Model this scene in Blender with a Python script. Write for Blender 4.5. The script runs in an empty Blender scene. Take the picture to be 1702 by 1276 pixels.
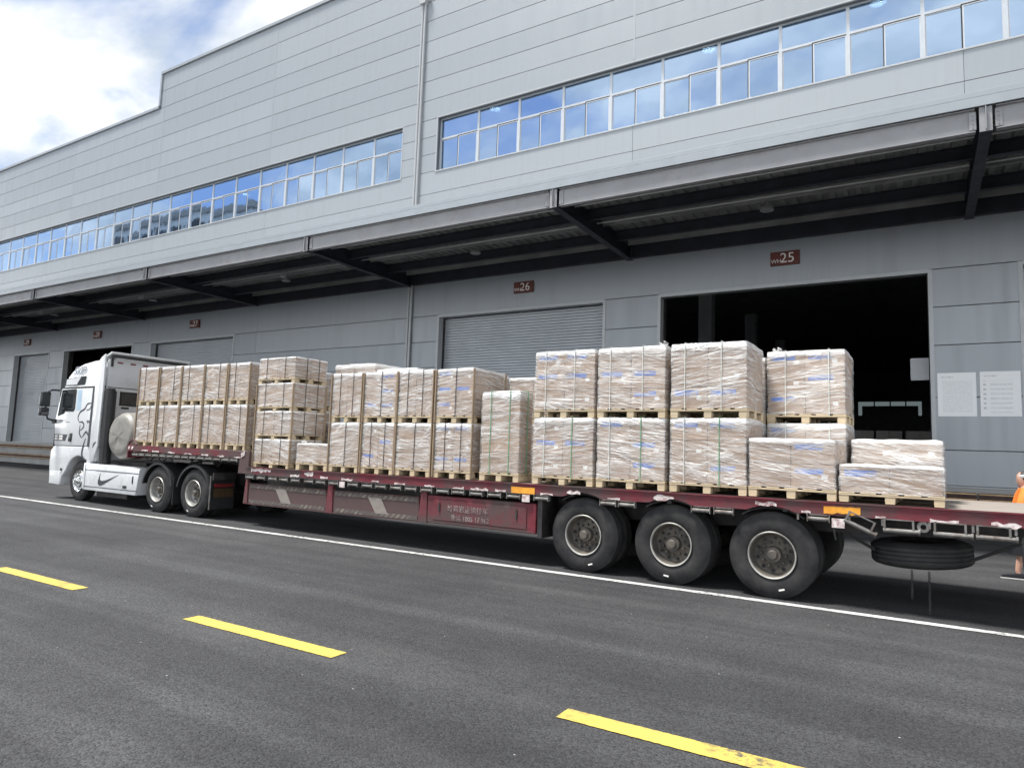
import bpy, bmesh, math, random
from mathutils import Vector, Matrix, noise
random.seed(7)
R = math.radians
S = bpy.context.scene
# ------------------------------------------------------------------ camera
CAM_H, FPX = 1.73, 1122.7
YAW, PITCH, ROLL = R(31.278), R(5.629), R(1.950)
_f0 = Vector((-math.sin(YAW), math.cos(YAW), 0)); _r0 = Vector((math.cos(YAW), math.sin(YAW), 0)); _u0 = Vector((0, 0, 1))
FWD = math.cos(PITCH)*_f0 + math.sin(PITCH)*_u0
_u1 = math.cos(PITCH)*_u0 - math.sin(PITCH)*_f0
RGT = math.cos(ROLL)*_r0 + math.sin(ROLL)*_u1
UPV = math.cos(ROLL)*_u1 - math.sin(ROLL)*_r0
cam_d = bpy.data.cameras.new('camera'); cam = bpy.data.objects.new('camera', cam_d); S.collection.objects.link(cam)
cam_d.sensor_width = 36; cam_d.lens = FPX/1702*36; cam_d.clip_start = .05; cam_d.clip_end = 3000
cam.matrix_world = Matrix(((RGT.x, UPV.x, -FWD.x, 0), (RGT.y, UPV.y, -FWD.y, 0), (RGT.z, UPV.z, -FWD.z, CAM_H), (0, 0, 0, 1)))
S.camera = cam
# ------------------------------------------------------------------ sky, sun, exposure
SUN_DIR = Vector((-.30, -.27, 1.05)).normalized()          # towards the sun
el = math.asin(SUN_DIR.z); az = math.atan2(SUN_DIR.x, SUN_DIR.y)
W = bpy.data.worlds.new('World'); S.world = W; W.use_nodes = True
nt = W.node_tree; N = nt.nodes; K = nt.links; N.clear()
out = N.new('ShaderNodeOutputWorld'); bg = N.new('ShaderNodeBackground'); sky = N.new('ShaderNodeTexSky')
sky.sky_type = 'NISHITA'; sky.sun_disc = False; sky.sun_elevation = el; sky.sun_rotation = az
sky.air_density = 1.0; sky.dust_density = .5; sky.ozone_density = 1.5
bg.inputs['Strength'].default_value = .12
tc = N.new('ShaderNodeTexCoord'); sep = N.new('ShaderNodeSeparateXYZ'); K.new(tc.outputs['Generated'], sep.inputs[0])
zz = N.new('ShaderNodeMath'); zz.operation = 'MAXIMUM'; K.new(sep.outputs[2], zz.inputs[0]); zz.inputs[1].default_value = 0.0
za = N.new('ShaderNodeMath'); za.operation = 'ADD'; K.new(zz.outputs[0], za.inputs[0]); za.inputs[1].default_value = .22
dx = N.new('ShaderNodeMath'); dx.operation = 'DIVIDE'; K.new(sep.outputs[0], dx.inputs[0]); K.new(za.outputs[0], dx.inputs[1])
dy = N.new('ShaderNodeMath'); dy.operation = 'DIVIDE'; K.new(sep.outputs[1], dy.inputs[0]); K.new(za.outputs[0], dy.inputs[1])
cb = N.new('ShaderNodeCombineXYZ'); K.new(dx.outputs[0], cb.inputs[0]); K.new(dy.outputs[0], cb.inputs[1])
mp = N.new('ShaderNodeMapping'); K.new(cb.outputs[0], mp.inputs[0]); mp.inputs['Location'].default_value = (.3, 1.0, 0); mp.inputs['Rotation'].default_value = (0, 0, .5); mp.inputs['Scale'].default_value = (1.0, 1.5, 1)
n1 = N.new('ShaderNodeTexNoise'); K.new(mp.outputs[0], n1.inputs['Vector']); n1.inputs['Scale'].default_value = 2.0; n1.inputs['Detail'].default_value = 7; n1.inputs['Roughness'].default_value = .52; n1.inputs['Distortion'].default_value = .35
n2 = N.new('ShaderNodeTexNoise'); K.new(mp.outputs[0], n2.inputs['Vector']); n2.inputs['Scale'].default_value = 3.2; n2.inputs['Detail'].default_value = 5
cov = N.new('ShaderNodeMapRange'); cov.interpolation_type = 'SMOOTHSTEP'; K.new(n1.outputs[0], cov.inputs[0]); cov.inputs[1].default_value = .34; cov.inputs[2].default_value = .54
ccol = N.new('ShaderNodeValToRGB'); K.new(n2.outputs[0], ccol.inputs[0])
ccol.color_ramp.elements[0].position = .34; ccol.color_ramp.elements[0].color = (2.1, 2.35, 2.65, 1)
ccol.color_ramp.elements[1].position = .62; ccol.color_ramp.elements[1].color = (4.1, 4.1, 4.1, 1)
mixs = N.new('ShaderNodeMix'); mixs.data_type = 'RGBA'; K.new(cov.outputs[0], mixs.inputs[0]); skm = N.new('ShaderNodeMix'); skm.data_type = 'RGBA'; skm.blend_type = 'MULTIPLY'; skm.inputs[0].default_value = 1; K.new(sky.outputs[0], skm.inputs[6]); skm.inputs[7].default_value = (.60, .56, .56, 1); K.new(skm.outputs[2], mixs.inputs[6]); K.new(ccol.outputs[0], mixs.inputs[7])
hz = N.new('ShaderNodeMapRange'); hz.interpolation_type = 'SMOOTHSTEP'; K.new(zz.outputs[0], hz.inputs[0]); hz.inputs[1].default_value = .0; hz.inputs[2].default_value = .26; hz.inputs[3].default_value = .9; hz.inputs[4].default_value = 0.
mixh = N.new('ShaderNodeMix'); mixh.data_type = 'RGBA'; K.new(hz.outputs[0], mixh.inputs[0]); K.new(mixs.outputs[2], mixh.inputs[6]); mixh.inputs[7].default_value = (9.6, 9.8, 10.0, 1)   # bright haze towards the horizon, all round
K.new(mixh.outputs[2], bg.inputs['Color']); K.new(bg.outputs[0], out.inputs[0])
sl = bpy.data.lights.new('sun', 'SUN'); sl.energy = 2.7; sl.angle = R(11); sl.color = (1, .97, .92)
so = bpy.data.objects.new('sun', sl); S.collection.objects.link(so)
so.rotation_euler = SUN_DIR.to_track_quat('Z', 'Y').to_euler()
S.view_settings.view_transform = 'Standard'; S.view_settings.look = 'None'; S.view_settings.gamma = 1; S.view_settings.use_curve_mapping = False
S.view_settings.exposure = 1.45
S.render.engine = 'CYCLES'
S.cycles.use_denoising = True
S.cycles.max_bounces = 8; S.cycles.diffuse_bounces = 4; S.cycles.glossy_bounces = 4; S.cycles.transparent_max_bounces = 10
S.cycles.sample_clamp_indirect = 8

# ------------------------------------------------------------------ frames and pixel helpers
TA = math.atan(.0275); TO = Vector((0, 9.05, 0))           # the truck stands 1.6 degrees off the building line
TUX = Vector((math.cos(TA), -math.sin(TA), 0)); TUY = Vector((math.sin(TA), math.cos(TA), 0))
def ray(px, py): return RGT*((px-851)/FPX) - UPV*((py-638)/FPX) + FWD
CAM0 = Vector((0, 0, CAM_H))
def L(px, py, y=0.):
    d = ray(px, py); c = CAM0-TO; t = (y-c.dot(TUY))/d.dot(TUY); p = c+d*t
    return p.dot(TUX), p.z
def T2W(x, y, z): return TO + TUX*x + TUY*y + Vector((0, 0, z))
def ztop(x): return 1.20 + (x+12.1)/13*.05

# ------------------------------------------------------------------ materials
MATS = {}
def newmat(name):
    m = bpy.data.materials.new(name); m.use_nodes = True; m.node_tree.nodes.clear()
    MATS[name] = m
    return m, m.node_tree.nodes, m.node_tree.links
class NB:
    """tiny node helper"""
    def __init__(s, name):
        s.m, s.n, s.k = newmat(name)
        s.out = s.n.new('ShaderNodeOutputMaterial')
    def coord(s, kind='Object', scale=(1, 1, 1), rot=(0, 0, 0), loc=(0, 0, 0), rnd=False):
        t = s.n.new('ShaderNodeTexCoord'); v = t.outputs[kind]
        if rnd:
            oi = s.n.new('ShaderNodeObjectInfo'); ml = s.math('MULTIPLY', oi.outputs['Random'], 37.0)
            va = s.n.new('ShaderNodeVectorMath'); va.operation = 'ADD'; s.k.new(v, va.inputs[0]); s.k.new(ml, va.inputs[1]); v = va.outputs[0]
        m = s.n.new('ShaderNodeMapping'); s.k.new(v, m.inputs[0]); m.inputs['Scale'].default_value = scale; m.inputs['Rotation'].default_value = rot; m.inputs['Location'].default_value = loc
        return m.outputs[0]
    def noise(s, vec, scale, detail=4, rough=.55, dist=0):
        t = s.n.new('ShaderNodeTexNoise'); s.k.new(vec, t.inputs['Vector']); t.inputs['Scale'].default_value = scale; t.inputs['Detail'].default_value = detail; t.inputs['Roughness'].default_value = rough; t.inputs['Distortion'].default_value = dist
        return t.outputs[0]
    def voro(s, vec, scale, feat='F1'):
        t = s.n.new('ShaderNodeTexVoronoi'); t.feature = feat; s.k.new(vec, t.inputs['Vector']); t.inputs['Scale'].default_value = scale
        return t
    def rng(s, v, a, b, c=0., d=1., smooth=False):
        t = s.n.new('ShaderNodeMapRange'); s.k.new(v, t.inputs[0])
        if smooth: t.interpolation_type = 'SMOOTHSTEP'
        for i, q in enumerate((a, b, c, d)): t.inputs[i+1].default_value = q
        return t.outputs[0]
    def math(s, op, a, b=None):
        t = s.n.new('ShaderNodeMath'); t.operation = op
        for i, q in enumerate((a, b)):
            if q is None: continue
            if isinstance(q, (int, float)): t.inputs[i].default_value = q
            else: s.k.new(q, t.inputs[i])
        return t.outputs[0]
    def mix(s, f, a, b):
        t = s.n.new('ShaderNodeMix'); t.data_type = 'RGBA'
        for i, q in ((0, f), (6, a), (7, b)):
            if isinstance(q, (int, float)): t.inputs[i].default_value = q
            elif isinstance(q, tuple): t.inputs[i].default_value = (*q[:3], 1)
            else: s.k.new(q, t.inputs[i])
        return t.outputs[2]
    def bump(s, h, strength=.3, dist=.01, nrm=None):
        t = s.n.new('ShaderNodeBump'); s.k.new(h, t.inputs['Height']); t.inputs['Strength'].default_value = strength; t.inputs['Distance'].default_value = dist
        if nrm: s.k.new(nrm, t.inputs['Normal'])
        return t.outputs[0]
    def bsdf(s, col, rough=.5, metal=0, spec=.5, nrm=None, coat=0):
        b = s.n.new('ShaderNodeBsdfPrincipled')
        for nm, q in (('Base Color', col), ('Roughness', rough), ('Metallic', metal), ('Specular IOR Level', spec), ('Coat Weight', coat)):
            if isinstance(q, (int, float)): b.inputs[nm].default_value = q
            elif isinstance(q, tuple): b.inputs[nm].default_value = (*q[:3], 1)
            else: s.k.new(q, b.inputs[nm])
        if nrm: s.k.new(nrm, b.inputs['Normal'])
        return b.outputs[0]
    def done(s, sh): s.k.new(sh, s.out.inputs[0]); return s.m
def pbr(name, col, rough=.5, metal=0, spec=.5, var=.12, vs=2., dirt=None, dirt_amt=.4, ds=3., bump=0, bs=60., coat=0, rnd=True):
    b = NB(name); v = b.coord(rnd=rnd)
    n = b.noise(v, vs, 5)
    dk = tuple(c*(1-var) for c in col); lt = tuple(min(1, c*(1+var)) for c in col)
    c = b.mix(b.rng(n, .3, .7), dk, lt)
    if dirt:
        d = b.noise(v, ds, 7, .62)
        c = b.mix(b.rng(d, .62-dirt_amt*.35, .72), c, dirt)
    nr = None
    if bump: nr = b.bump(b.noise(v, bs, 3), bump, .004)
    r = b.rng(b.noise(v, vs*3, 4), .3, .7, max(.02, rough-.07), min(1, rough+.07))
    return b.done(b.bsdf(c, r, metal, spec, nr, coat))
def emis(name, col, st):
    b = NB(name); e = b.n.new('ShaderNodeEmission'); e.inputs[0].default_value = (*col, 1); e.inputs[1].default_value = st
    return b.done(e.outputs[0])

def make_asphalt():
    b = NB('asphalt'); v = b.coord('Object')
    fine = b.noise(v, 80, 3, .75); mid = b.noise(v, 26, 3, .65); big = b.noise(v, .20, 6, .6, .5); med = b.noise(v, 1.1, 6, .65, .3)
    vo = b.voro(v, 74); stone = b.rng(vo.outputs['Color'], .1, .9)
    c = b.mix(stone, (.013, .0132, .0145), (.080, .081, .084))
    c = b.mix(b.rng(fine, .40, .72), c, (.055, .056, .058))
    c = b.mix(b.math('MULTIPLY', b.rng(fine, .42, .28), .7), c, (.010, .010, .011))
    def mul(c, f, lo, hi):
        m = b.n.new('ShaderNodeMix'); m.data_type = 'RGBA'; m.blend_type = 'MULTIPLY'; m.inputs[0].default_value = 1.
        b.k.new(c, m.inputs[6]); b.k.new(b.mix(f, (lo, lo, lo*1.02), (hi, hi, hi*.995)), m.inputs[7]); return m.outputs[2]
    c = mul(c, b.rng(big, .32, .70), .66, 1.22); c = mul(c, b.rng(med, .3, .7), .84, 1.12)
    trk = b.noise(b.coord('Object', (.05, 1.6, 1), (0, 0, .02)), 1., 4, .6)            # long tyre-polished bands along the yard
    c = mul(c, b.rng(trk, .40, .62), .74, 1.08)
    arc = b.noise(b.coord('Object', (.12, .9, 1), (0, 0, .34)), 1., 5, .62, .4)
    dusty = b.math('MULTIPLY', b.rng(arc, .54, .72), b.rng(b.noise(v, 1.6, 7, .75), .40, .72))
    c = b.mix(b.math('MULTIPLY', dusty, .55), c, (.098, .098, .098))
    drip = b.voro(b.coord('Object', (1, 1, 1)), .8); dm = b.math('MULTIPLY', b.math('LESS_THAN', b.math('ADD', drip.outputs['Distance'], b.math('MULTIPLY', med, .10)), .13), b.math('GREATER_THAN', b.noise(v, .35, 2), .55))
    c = b.mix(b.math('MULTIPLY', dm, .6), c, (.012, .012, .012))
    wv = b.voro(v, 5.5); dot = b.math('LESS_THAN', wv.outputs['Distance'], .040)
    c = b.mix(b.math('MULTIPLY', dot, b.math('GREATER_THAN', b.noise(v, 3.1, 2), .54)), c, (.36, .35, .34))
    h = b.math('ADD', b.math('MULTIPLY', vo.outputs['Distance'], -1.0), b.math('MULTIPLY', fine, .9))
    return b.done(b.bsdf(c, b.rng(mid, .3, .7, .72, .92), 0, .35, b.bump(h, .9, .008)))
def make_paint(name, col, wear):
    b = NB(name); v = b.coord('Object')
    g = b.noise(v, 75, 3, .7)
    w = b.math('MAXIMUM', b.math('MULTIPLY', b.rng(b.noise(v, 14, 6, .7), wear-.08, wear+.1), b.rng(b.noise(v, 1.3, 3), .42, .62)), b.math('MULTIPLY', b.rng(g, .57, .70), .8))
    c = b.mix(b.rng(g, .3, .75), tuple(q*.82 for q in col), col)
    c = b.mix(b.math('MULTIPLY', b.rng(b.noise(v, 2.2, 5, .65), .45, .7), .3), c, tuple(q*.55 for q in col)); c = b.mix(w, c, (.06, .06, .06))
    return b.done(b.bsdf(c, .7, 0, .4, b.bump(g, .5, .004)))
def make_panel():
    b = NB('panel_paint'); v = b.coord('Object', rnd=True)
    oi = b.n.new('ShaderNodeObjectInfo')
    c = b.mix(oi.outputs['Random'], (.318, .346, .370), (.352, .380, .404))
    streak = b.noise(b.coord('Object', (2.2, 2.2, .12), rnd=True), 1.6, 5, .6)
    c = b.mix(b.math('MULTIPLY', b.rng(streak, .48, .8), .4), c, (.270, .292, .312))
    oil = b.noise(b.coord('Object', (.5, 1, 2.0), rnd=True), 1.2, 2)
    return b.done(b.bsdf(c, b.rng(streak, .3, .7, .34, .46), .25, .5, b.bump(oil, .10, .02)))
def make_glass():
    b = NB('window_glass'); v = b.coord('Object', rnd=True)
    w = b.noise(v, .9, 2)
    g = b.n.new('ShaderNodeBsdfGlossy'); g.inputs['Color'].default_value = (.44, .58, .77, 1); g.inputs['Roughness'].default_value = .03
    b.k.new(b.bump(w, .16, .02), g.inputs['Normal'])
    t = b.n.new('ShaderNodeBsdfTransparent'); t.inputs[0].default_value = (.45, .55, .6, 1)
    m = b.n.new('ShaderNodeMixShader'); m.inputs[0].default_value = .86; b.k.new(t.outputs[0], m.inputs[1]); b.k.new(g.outputs[0], m.inputs[2])
    return b.done(m.outputs[0])
def make_film():
    b = NB('stretch_film')
    tc_ = b.n.new('ShaderNodeTexCoord'); sp = b.n.new('ShaderNodeSeparateXYZ'); b.k.new(tc_.outputs['Object'], sp.inputs[0])
    oi = b.n.new('ShaderNodeObjectInfo')
    u = b.math('SUBTRACT', sp.outputs[0], sp.outputs[1])
    cbx = b.n.new('ShaderNodeCombineXYZ'); b.k.new(u, cbx.inputs[0]); b.k.new(b.math('MULTIPLY', oi.outputs['Random'], 31.), cbx.inputs[1]); b.k.new(sp.outputs[2], cbx.inputs[2])
    vr = b.n.new('ShaderNodeVectorRotate'); vr.rotation_type = 'Y_AXIS'; b.k.new(cbx.outputs[0], vr.inputs['Vector']); b.k.new(b.math('MULTIPLY', b.math('SUBTRACT', b.math('FRACT', b.math('MULTIPLY', oi.outputs['Random'], 11.3)), .5), .42), vr.inputs['Angle'])
    def lay(ang, su, sz, det):
        m = b.n.new('ShaderNodeMapping'); b.k.new(vr.outputs[0], m.inputs[0]); m.inputs['Rotation'].default_value = (0, ang, 0)
        m2 = b.n.new('ShaderNodeMapping'); b.k.new(m.outputs[0], m2.inputs[0]); m2.inputs['Scale'].default_value = (su, 1, sz)
        return b.noise(m2.outputs[0], 1., det, .6, .5)
    a = lay(.05, 1.6, 34, 4); c = lay(-.20, 2.2, 30, 3); d = lay(.55, 1.2, 13, 2); bl = lay(0, 1.6, 3.0, 2); e = lay(.10, 3.0, 75, 2); g2 = lay(-.08, 2.4, 60, 3)
    st = b.math('MAXIMUM', b.rng(a, .42, .66), b.math('MULTIPLY', b.rng(c, .50, .68), .95))
    st = b.math('MAXIMUM', st, b.math('MULTIPLY', b.rng(d, .62, .68), .75))
    st = b.math('MAXIMUM', st, b.math('MULTIPLY', b.rng(e, .55, .70), .8))
    sg = b.n.new('ShaderNodeSeparateXYZ'); b.k.new(tc_.outputs['Generated'], sg.inputs[0])
    top = b.rng(sg.outputs[2], .87, .97, 0, .55, True)
    amt = b.math('ADD', b.math('MULTIPLY', st, b.rng(bl, .3, .7, .30, .72)), .13)
    amt = b.math('MULTIPLY', amt, b.rng(g2, .34, .48, .35, 1.))
    amt = b.math('MINIMUM', b.math('ADD', amt, top), .90)
    hgt = b.math('ADD', b.math('MULTIPLY', a, .6), b.math('ADD', b.math('MULTIPLY', c, .5), b.math('ADD', b.math('MULTIPLY', d, .5), b.math('MULTIPLY', e, .4))))
    nr = b.bump(hgt, 1.0, .025)
    pr = b.bsdf((.86, .86, .85), .18, 0, .8, nr)
    t = b.n.new('ShaderNodeBsdfTransparent'); t.inputs[0].default_value = (.95, .95, .95, 1)
    m = b.n.new('ShaderNodeMixShader'); b.k.new(amt, m.inputs[0]); b.k.new(t.outputs[0], m.inputs[1]); b.k.new(pr, m.inputs[2])
    return b.done(m.outputs[0])
def make_carton(name, base, blue):
    b = NB(name); v = b.coord('Object', rnd=True)
    oi = b.n.new('ShaderNodeObjectInfo')
    c = b.mix(oi.outputs['Random'], tuple(q*.86 for q in base), tuple(min(1, q*1.12) for q in base))
    c = b.mix(b.math('MULTIPLY', b.rng(b.noise(v, 5, 5), .4, .7), .3), c, tuple(q*.7 for q in base))
    t = b.n.new('ShaderNodeTexCoord'); s = b.n.new('ShaderNodeSeparateXYZ'); b.k.new(t.outputs['Generated'], s.inputs[0])
    def band(o, lo, hi): return b.math('MULTIPLY', b.math('GREATER_THAN', s.outputs[o], lo), b.math('LESS_THAN', s.outputs[o], hi))
    if blue:
        msk = b.math('MULTIPLY', band(0, .08, .74), band(2, .60, .84))
        msk = b.math('MULTIPLY', msk, b.rng(b.noise(b.coord('Object', (6, 6, 30), rnd=True), 1., 3), .36, .5))
        msk = b.math('MULTIPLY', msk, b.math('GREATER_THAN', oi.outputs['Random'], .4))
        c = b.mix(b.math('MULTIPLY', msk, .95), c, (.05, .18, .62))
        lab = b.math('MULTIPLY', band(0, .70, .84), band(2, .40, .58))
        lab = b.math('MULTIPLY', lab, b.math('GREATER_THAN', b.math('FRACT', b.math('MULTIPLY', oi.outputs['Random'], 7.)), .5))
        c = b.mix(lab, c, (.8, .8, .78))
    tape = band(1, .47, .53)
    c = b.mix(b.math('MULTIPLY', tape, .5), c, (.30, .22, .13))
    return b.done(b.bsdf(c, .75, 0, .3))
def make_wood(name, col, sc=1.):
    b = NB(name); v = b.coord('Object', (3*sc, 3*sc, 30*sc), rnd=True); v2 = b.coord('Object', (2, 22, 22), rnd=True)
    oi = b.n.new('ShaderNodeObjectInfo')
    g = b.noise(v2, 1., 5, .6, .6)
    c = b.mix(b.rng(g, .3, .7), tuple(q*.72 for q in col), col)
    c = b.mix(b.math('MULTIPLY', oi.outputs['Random'], .35), c, tuple(q*.66 for q in col))
    return b.done(b.bsdf(c, .8, 0, .25, b.bump(g, .3, .004)))
def make_redpaint(name='trailer_red', gray=.5):
    b = NB(name); v = b.coord('Object')
    n = b.noise(v, 1.3, 7, .65); n2 = b.noise(b.coord('Object', (3, 3, 9)), 2., 6, .7)
    c = b.mix(b.rng(n2, .3, .7), (.105, .011, .019), (.20, .024, .040))
    c = b.mix(b.math('MULTIPLY', b.rng(n, gray-.12, gray+.10), .85), c, (.070, .058, .054))
    ch = b.noise(v, 11, 5, .7); c = b.mix(b.rng(ch, .68, .72), c, (.06, .035, .028))
    return b.done(b.bsdf(c, .62, 0, .4, b.bump(ch, .25, .004)))
def make_tape():
    b = NB('hazard_tape'); t = b.n.new('ShaderNodeTexCoord'); s = b.n.new('ShaderNodeSeparateXYZ'); b.k.new(t.outputs['Object'], s.inputs[0])
    q = b.math('FRACT', b.math('MULTIPLY', b.math('SUBTRACT', s.outputs[0], s.outputs[2]), 8.))
    v = b.coord('Object'); c = b.mix(b.math('GREATER_THAN', q, .5), (.075, .062, .058), (.21, .185, .145))
    c = b.mix(b.rng(b.noise(v, 5, 6, .7), .36, .56), c, (.085, .070, .066))
    return b.done(b.bsdf(c, .7))
def make_tyre():
    b = NB('tyre_rubber'); v = b.coord('Object'); n = b.noise(v, 4, 6, .65)
    c = b.mix(b.rng(n, .35, .7), (.012, .012, .014), (.042, .041, .040))
    return b.done(b.bsdf(c, .72, 0, .35, b.bump(b.noise(v, 70, 3), .15, .003)))
def make_poster(name, kind):
    b = NB(name); t = b.n.new('ShaderNodeTexCoord'); s = b.n.new('ShaderNodeSeparateXYZ'); b.k.new(t.outputs['Generated'], s.inputs[0])
    x, z = s.outputs[0], s.outputs[2]
    def band(o, lo, hi): return b.math('MULTIPLY', b.math('GREATER_THAN', o, lo), b.math('LESS_THAN', o, hi))
    word = b.rng(b.noise(b.coord('Generated', (38, 1, 24)), 1., 2), .42, .5)
    if kind == 0:
        ln = b.math('GREATER_THAN', b.math('FRACT', b.math('MULTIPLY', z, 24.)), .55)
        m = b.math('MULTIPLY', b.math('MULTIPLY', ln, band(x, .13, .9)), band(z, .08, .82)); m = b.math('MULTIPLY', m, b.math('MULTIPLY', word, .38))
    else:
        ln = b.math('GREATER_THAN', b.math('FRACT', b.math('MULTIPLY', z, 9.6)), .62)
        m = b.math('MULTIPLY', b.math('MULTIPLY', ln, band(x, .25, .8)), band(z, .08, .8)); m = b.math('MULTIPLY', m, b.math('MULTIPLY', word, .38))
        dt = b.math('GREATER_THAN', b.math('FRACT', b.math('MULTIPLY', z, 9.6)), .58)
        m = b.math('MAXIMUM', m, b.math('MULTIPLY', b.math('MULTIPLY', dt, band(x, .08, .15)), b.math('MULTIPLY', band(z, .16, .8), .6)))
    hd = b.math('MULTIPLY', band(x, .1, .42), band(z, .885, .915)); m = b.math('MAXIMUM', m, b.math('MULTIPLY', hd, b.math('MULTIPLY', word, .6)))
    c = b.mix(m, (.90, .92, .93), (.30, .35, .36))
    return b.done(b.bsdf(c, .4))
MATS['asphalt_m'] = make_asphalt()
make_paint('white_paint', (.58, .58, .57), .52); make_paint('yellow_paint', (.60, .45, .09), .51)
make_panel(); make_glass(); make_film(); make_tape(); make_tyre()
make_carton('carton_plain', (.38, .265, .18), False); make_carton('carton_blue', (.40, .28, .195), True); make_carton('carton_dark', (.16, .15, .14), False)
make_wood('pallet_wood', (.62, .51, .35)); make_wood('post_wood', (.38, .29, .20)); make_wood('deck_wood', (.30, .265, .235))
make_redpaint(); make_redpaint('skirt_paint', .36)
make_poster('notice_print', 0); make_poster('list_print', 1)
pbr('trim_paint', (.42, .44, .45), .4, .2, var=.05); pbr('coping_paint', (.33, .36, .385), .38, .2, var=.05)
pbr('frame_alu', (.54, .57, .60), .35, .4, var=.05); pbr('shutter_paint', (.40, .43, .46), .42, .2, var=.05, vs=.6)
pbr('edge_beam_paint', (.285, .288, .298), .5, .1, var=.1, vs=1.2, dirt=(.25, .24, .24), dirt_amt=.2)
pbr('shaded_navy_steel', (.030, .034, .046), .55, .2, var=.2); pbr('deck_sheet', (.30, .305, .30), .5, .3, var=.25, vs=1.2)  # canopy beams: the shadow they lie in is put into the dark navy
pbr('dark_gap', (.10, .11, .12), .7); pbr('concrete', (.34, .34, .33), .85, var=.15, vs=1.5, bump=.3, bs=40)
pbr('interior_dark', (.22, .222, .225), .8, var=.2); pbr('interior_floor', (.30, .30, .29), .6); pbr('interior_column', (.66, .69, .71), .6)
pbr('dock_rubber', (.055, .028, .024), .7, var=.4, vs=6); pbr('dock_yellow', (.55, .38, .20), .6, var=.3, vs=4)
pbr('sign_red', (.11, .022, .014), .5, var=.2, vs=3); pbr('letter_white', (.75, .73, .70), .6, var=.08)
pbr('cab_white', (.66, .68, .69), .22, 0, .5, var=.03, dirt=(.5, .5, .49), dirt_amt=.1, ds=1.5, coat=.4)
pbr('cab_rear', (.50, .505, .51), .4, 0, .5, var=.05, dirt=(.4, .4, .39), dirt_amt=.25, ds=1.6)
pbr('cab_glass', (.012, .016, .018), .06, 0, .7, var=.1); pbr('black_plastic', (.018, .019, .02), .5, var=.3)
pbr('black_gloss', (.012, .013, .015), .25, 0, .5); pbr('chassis', (.022, .021, .022), .6, var=.4, vs=5, dirt=(.07, .06, .055), dirt_amt=.4)
pbr('decal_dark', (.035, .04, .05), .4); pbr('decal_grey', (.22, .24, .27), .4); pbr('decal_blue', (.42, .56, .68), .35)
pbr('chrome', (.75, .76, .76), .16, 1., var=.05); pbr('rim_dusty', (.095, .088, .078), .6, .3, var=.35, vs=6, dirt=(.15, .125, .10), dirt_amt=.5, ds=6)
pbr('rim_lip', (.42, .41, .38), .45, .6, var=.25, vs=8); pbr('rim_bright', (.36, .355, .34), .42, .6, var=.25, vs=7)
pbr('steel_grey', (.20, .195, .185), .5, .5, var=.3, vs=9, dirt=(.09, .06, .045), dirt_amt=.4, ds=8)
pbr('tarp_grey', (.22, .21, .19), .45, 0, .5, var=.08, vs=4, bump=.9, bs=22); pbr('red_lens', (.17, .010, .014), .25, coat=.5); pbr('orange_paint', (.80, .34, .03), .5, var=.15, vs=8, dirt=(.35, .2, .08), dirt_amt=.35, ds=9)
pbr('sticker_white', (.62, .56, .54), .6, var=.25, vs=14, dirt=(.22, .05, .06), dirt_amt=.4, ds=16); pbr('patch_grey', (.26, .235, .21), .6, var=.2, vs=5, dirt=(.16, .13, .12), dirt_amt=.5, ds=5)
pbr('strap_green', (.10, .34, .18), .45); pbr('strap_dark', (.03, .04, .05), .5); pbr('strap_white', (.62, .66, .63), .45); pbr('strap_black', (.02, .02, .02), .7)
pbr('plate_brown', (.07, .042, .016), .6, var=.4, vs=12); pbr('skin', (.52, .30, .22), .55, var=.06); pbr('orange_cloth', (.75, .20, .03), .8, var=.1, vs=7, bump=.3, bs=90)
pbr('black_cloth', (.015, .016, .022), .85, var=.2); pbr('hair', (.015, .013, .012), .6); pbr('cap_white', (.5, .52, .53), .7, var=.2, vs=9)
pbr('faded_letter', (.34, .30, .29), .7, var=.2, vs=9, dirt=(.12, .04, .045), dirt_amt=.75, ds=14); pbr('paper', (.5, .52, .54), .7, var=.06)
emis('lamp_glow', (1., .97, .92), 14.)
def M(n): return MATS[n]

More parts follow.
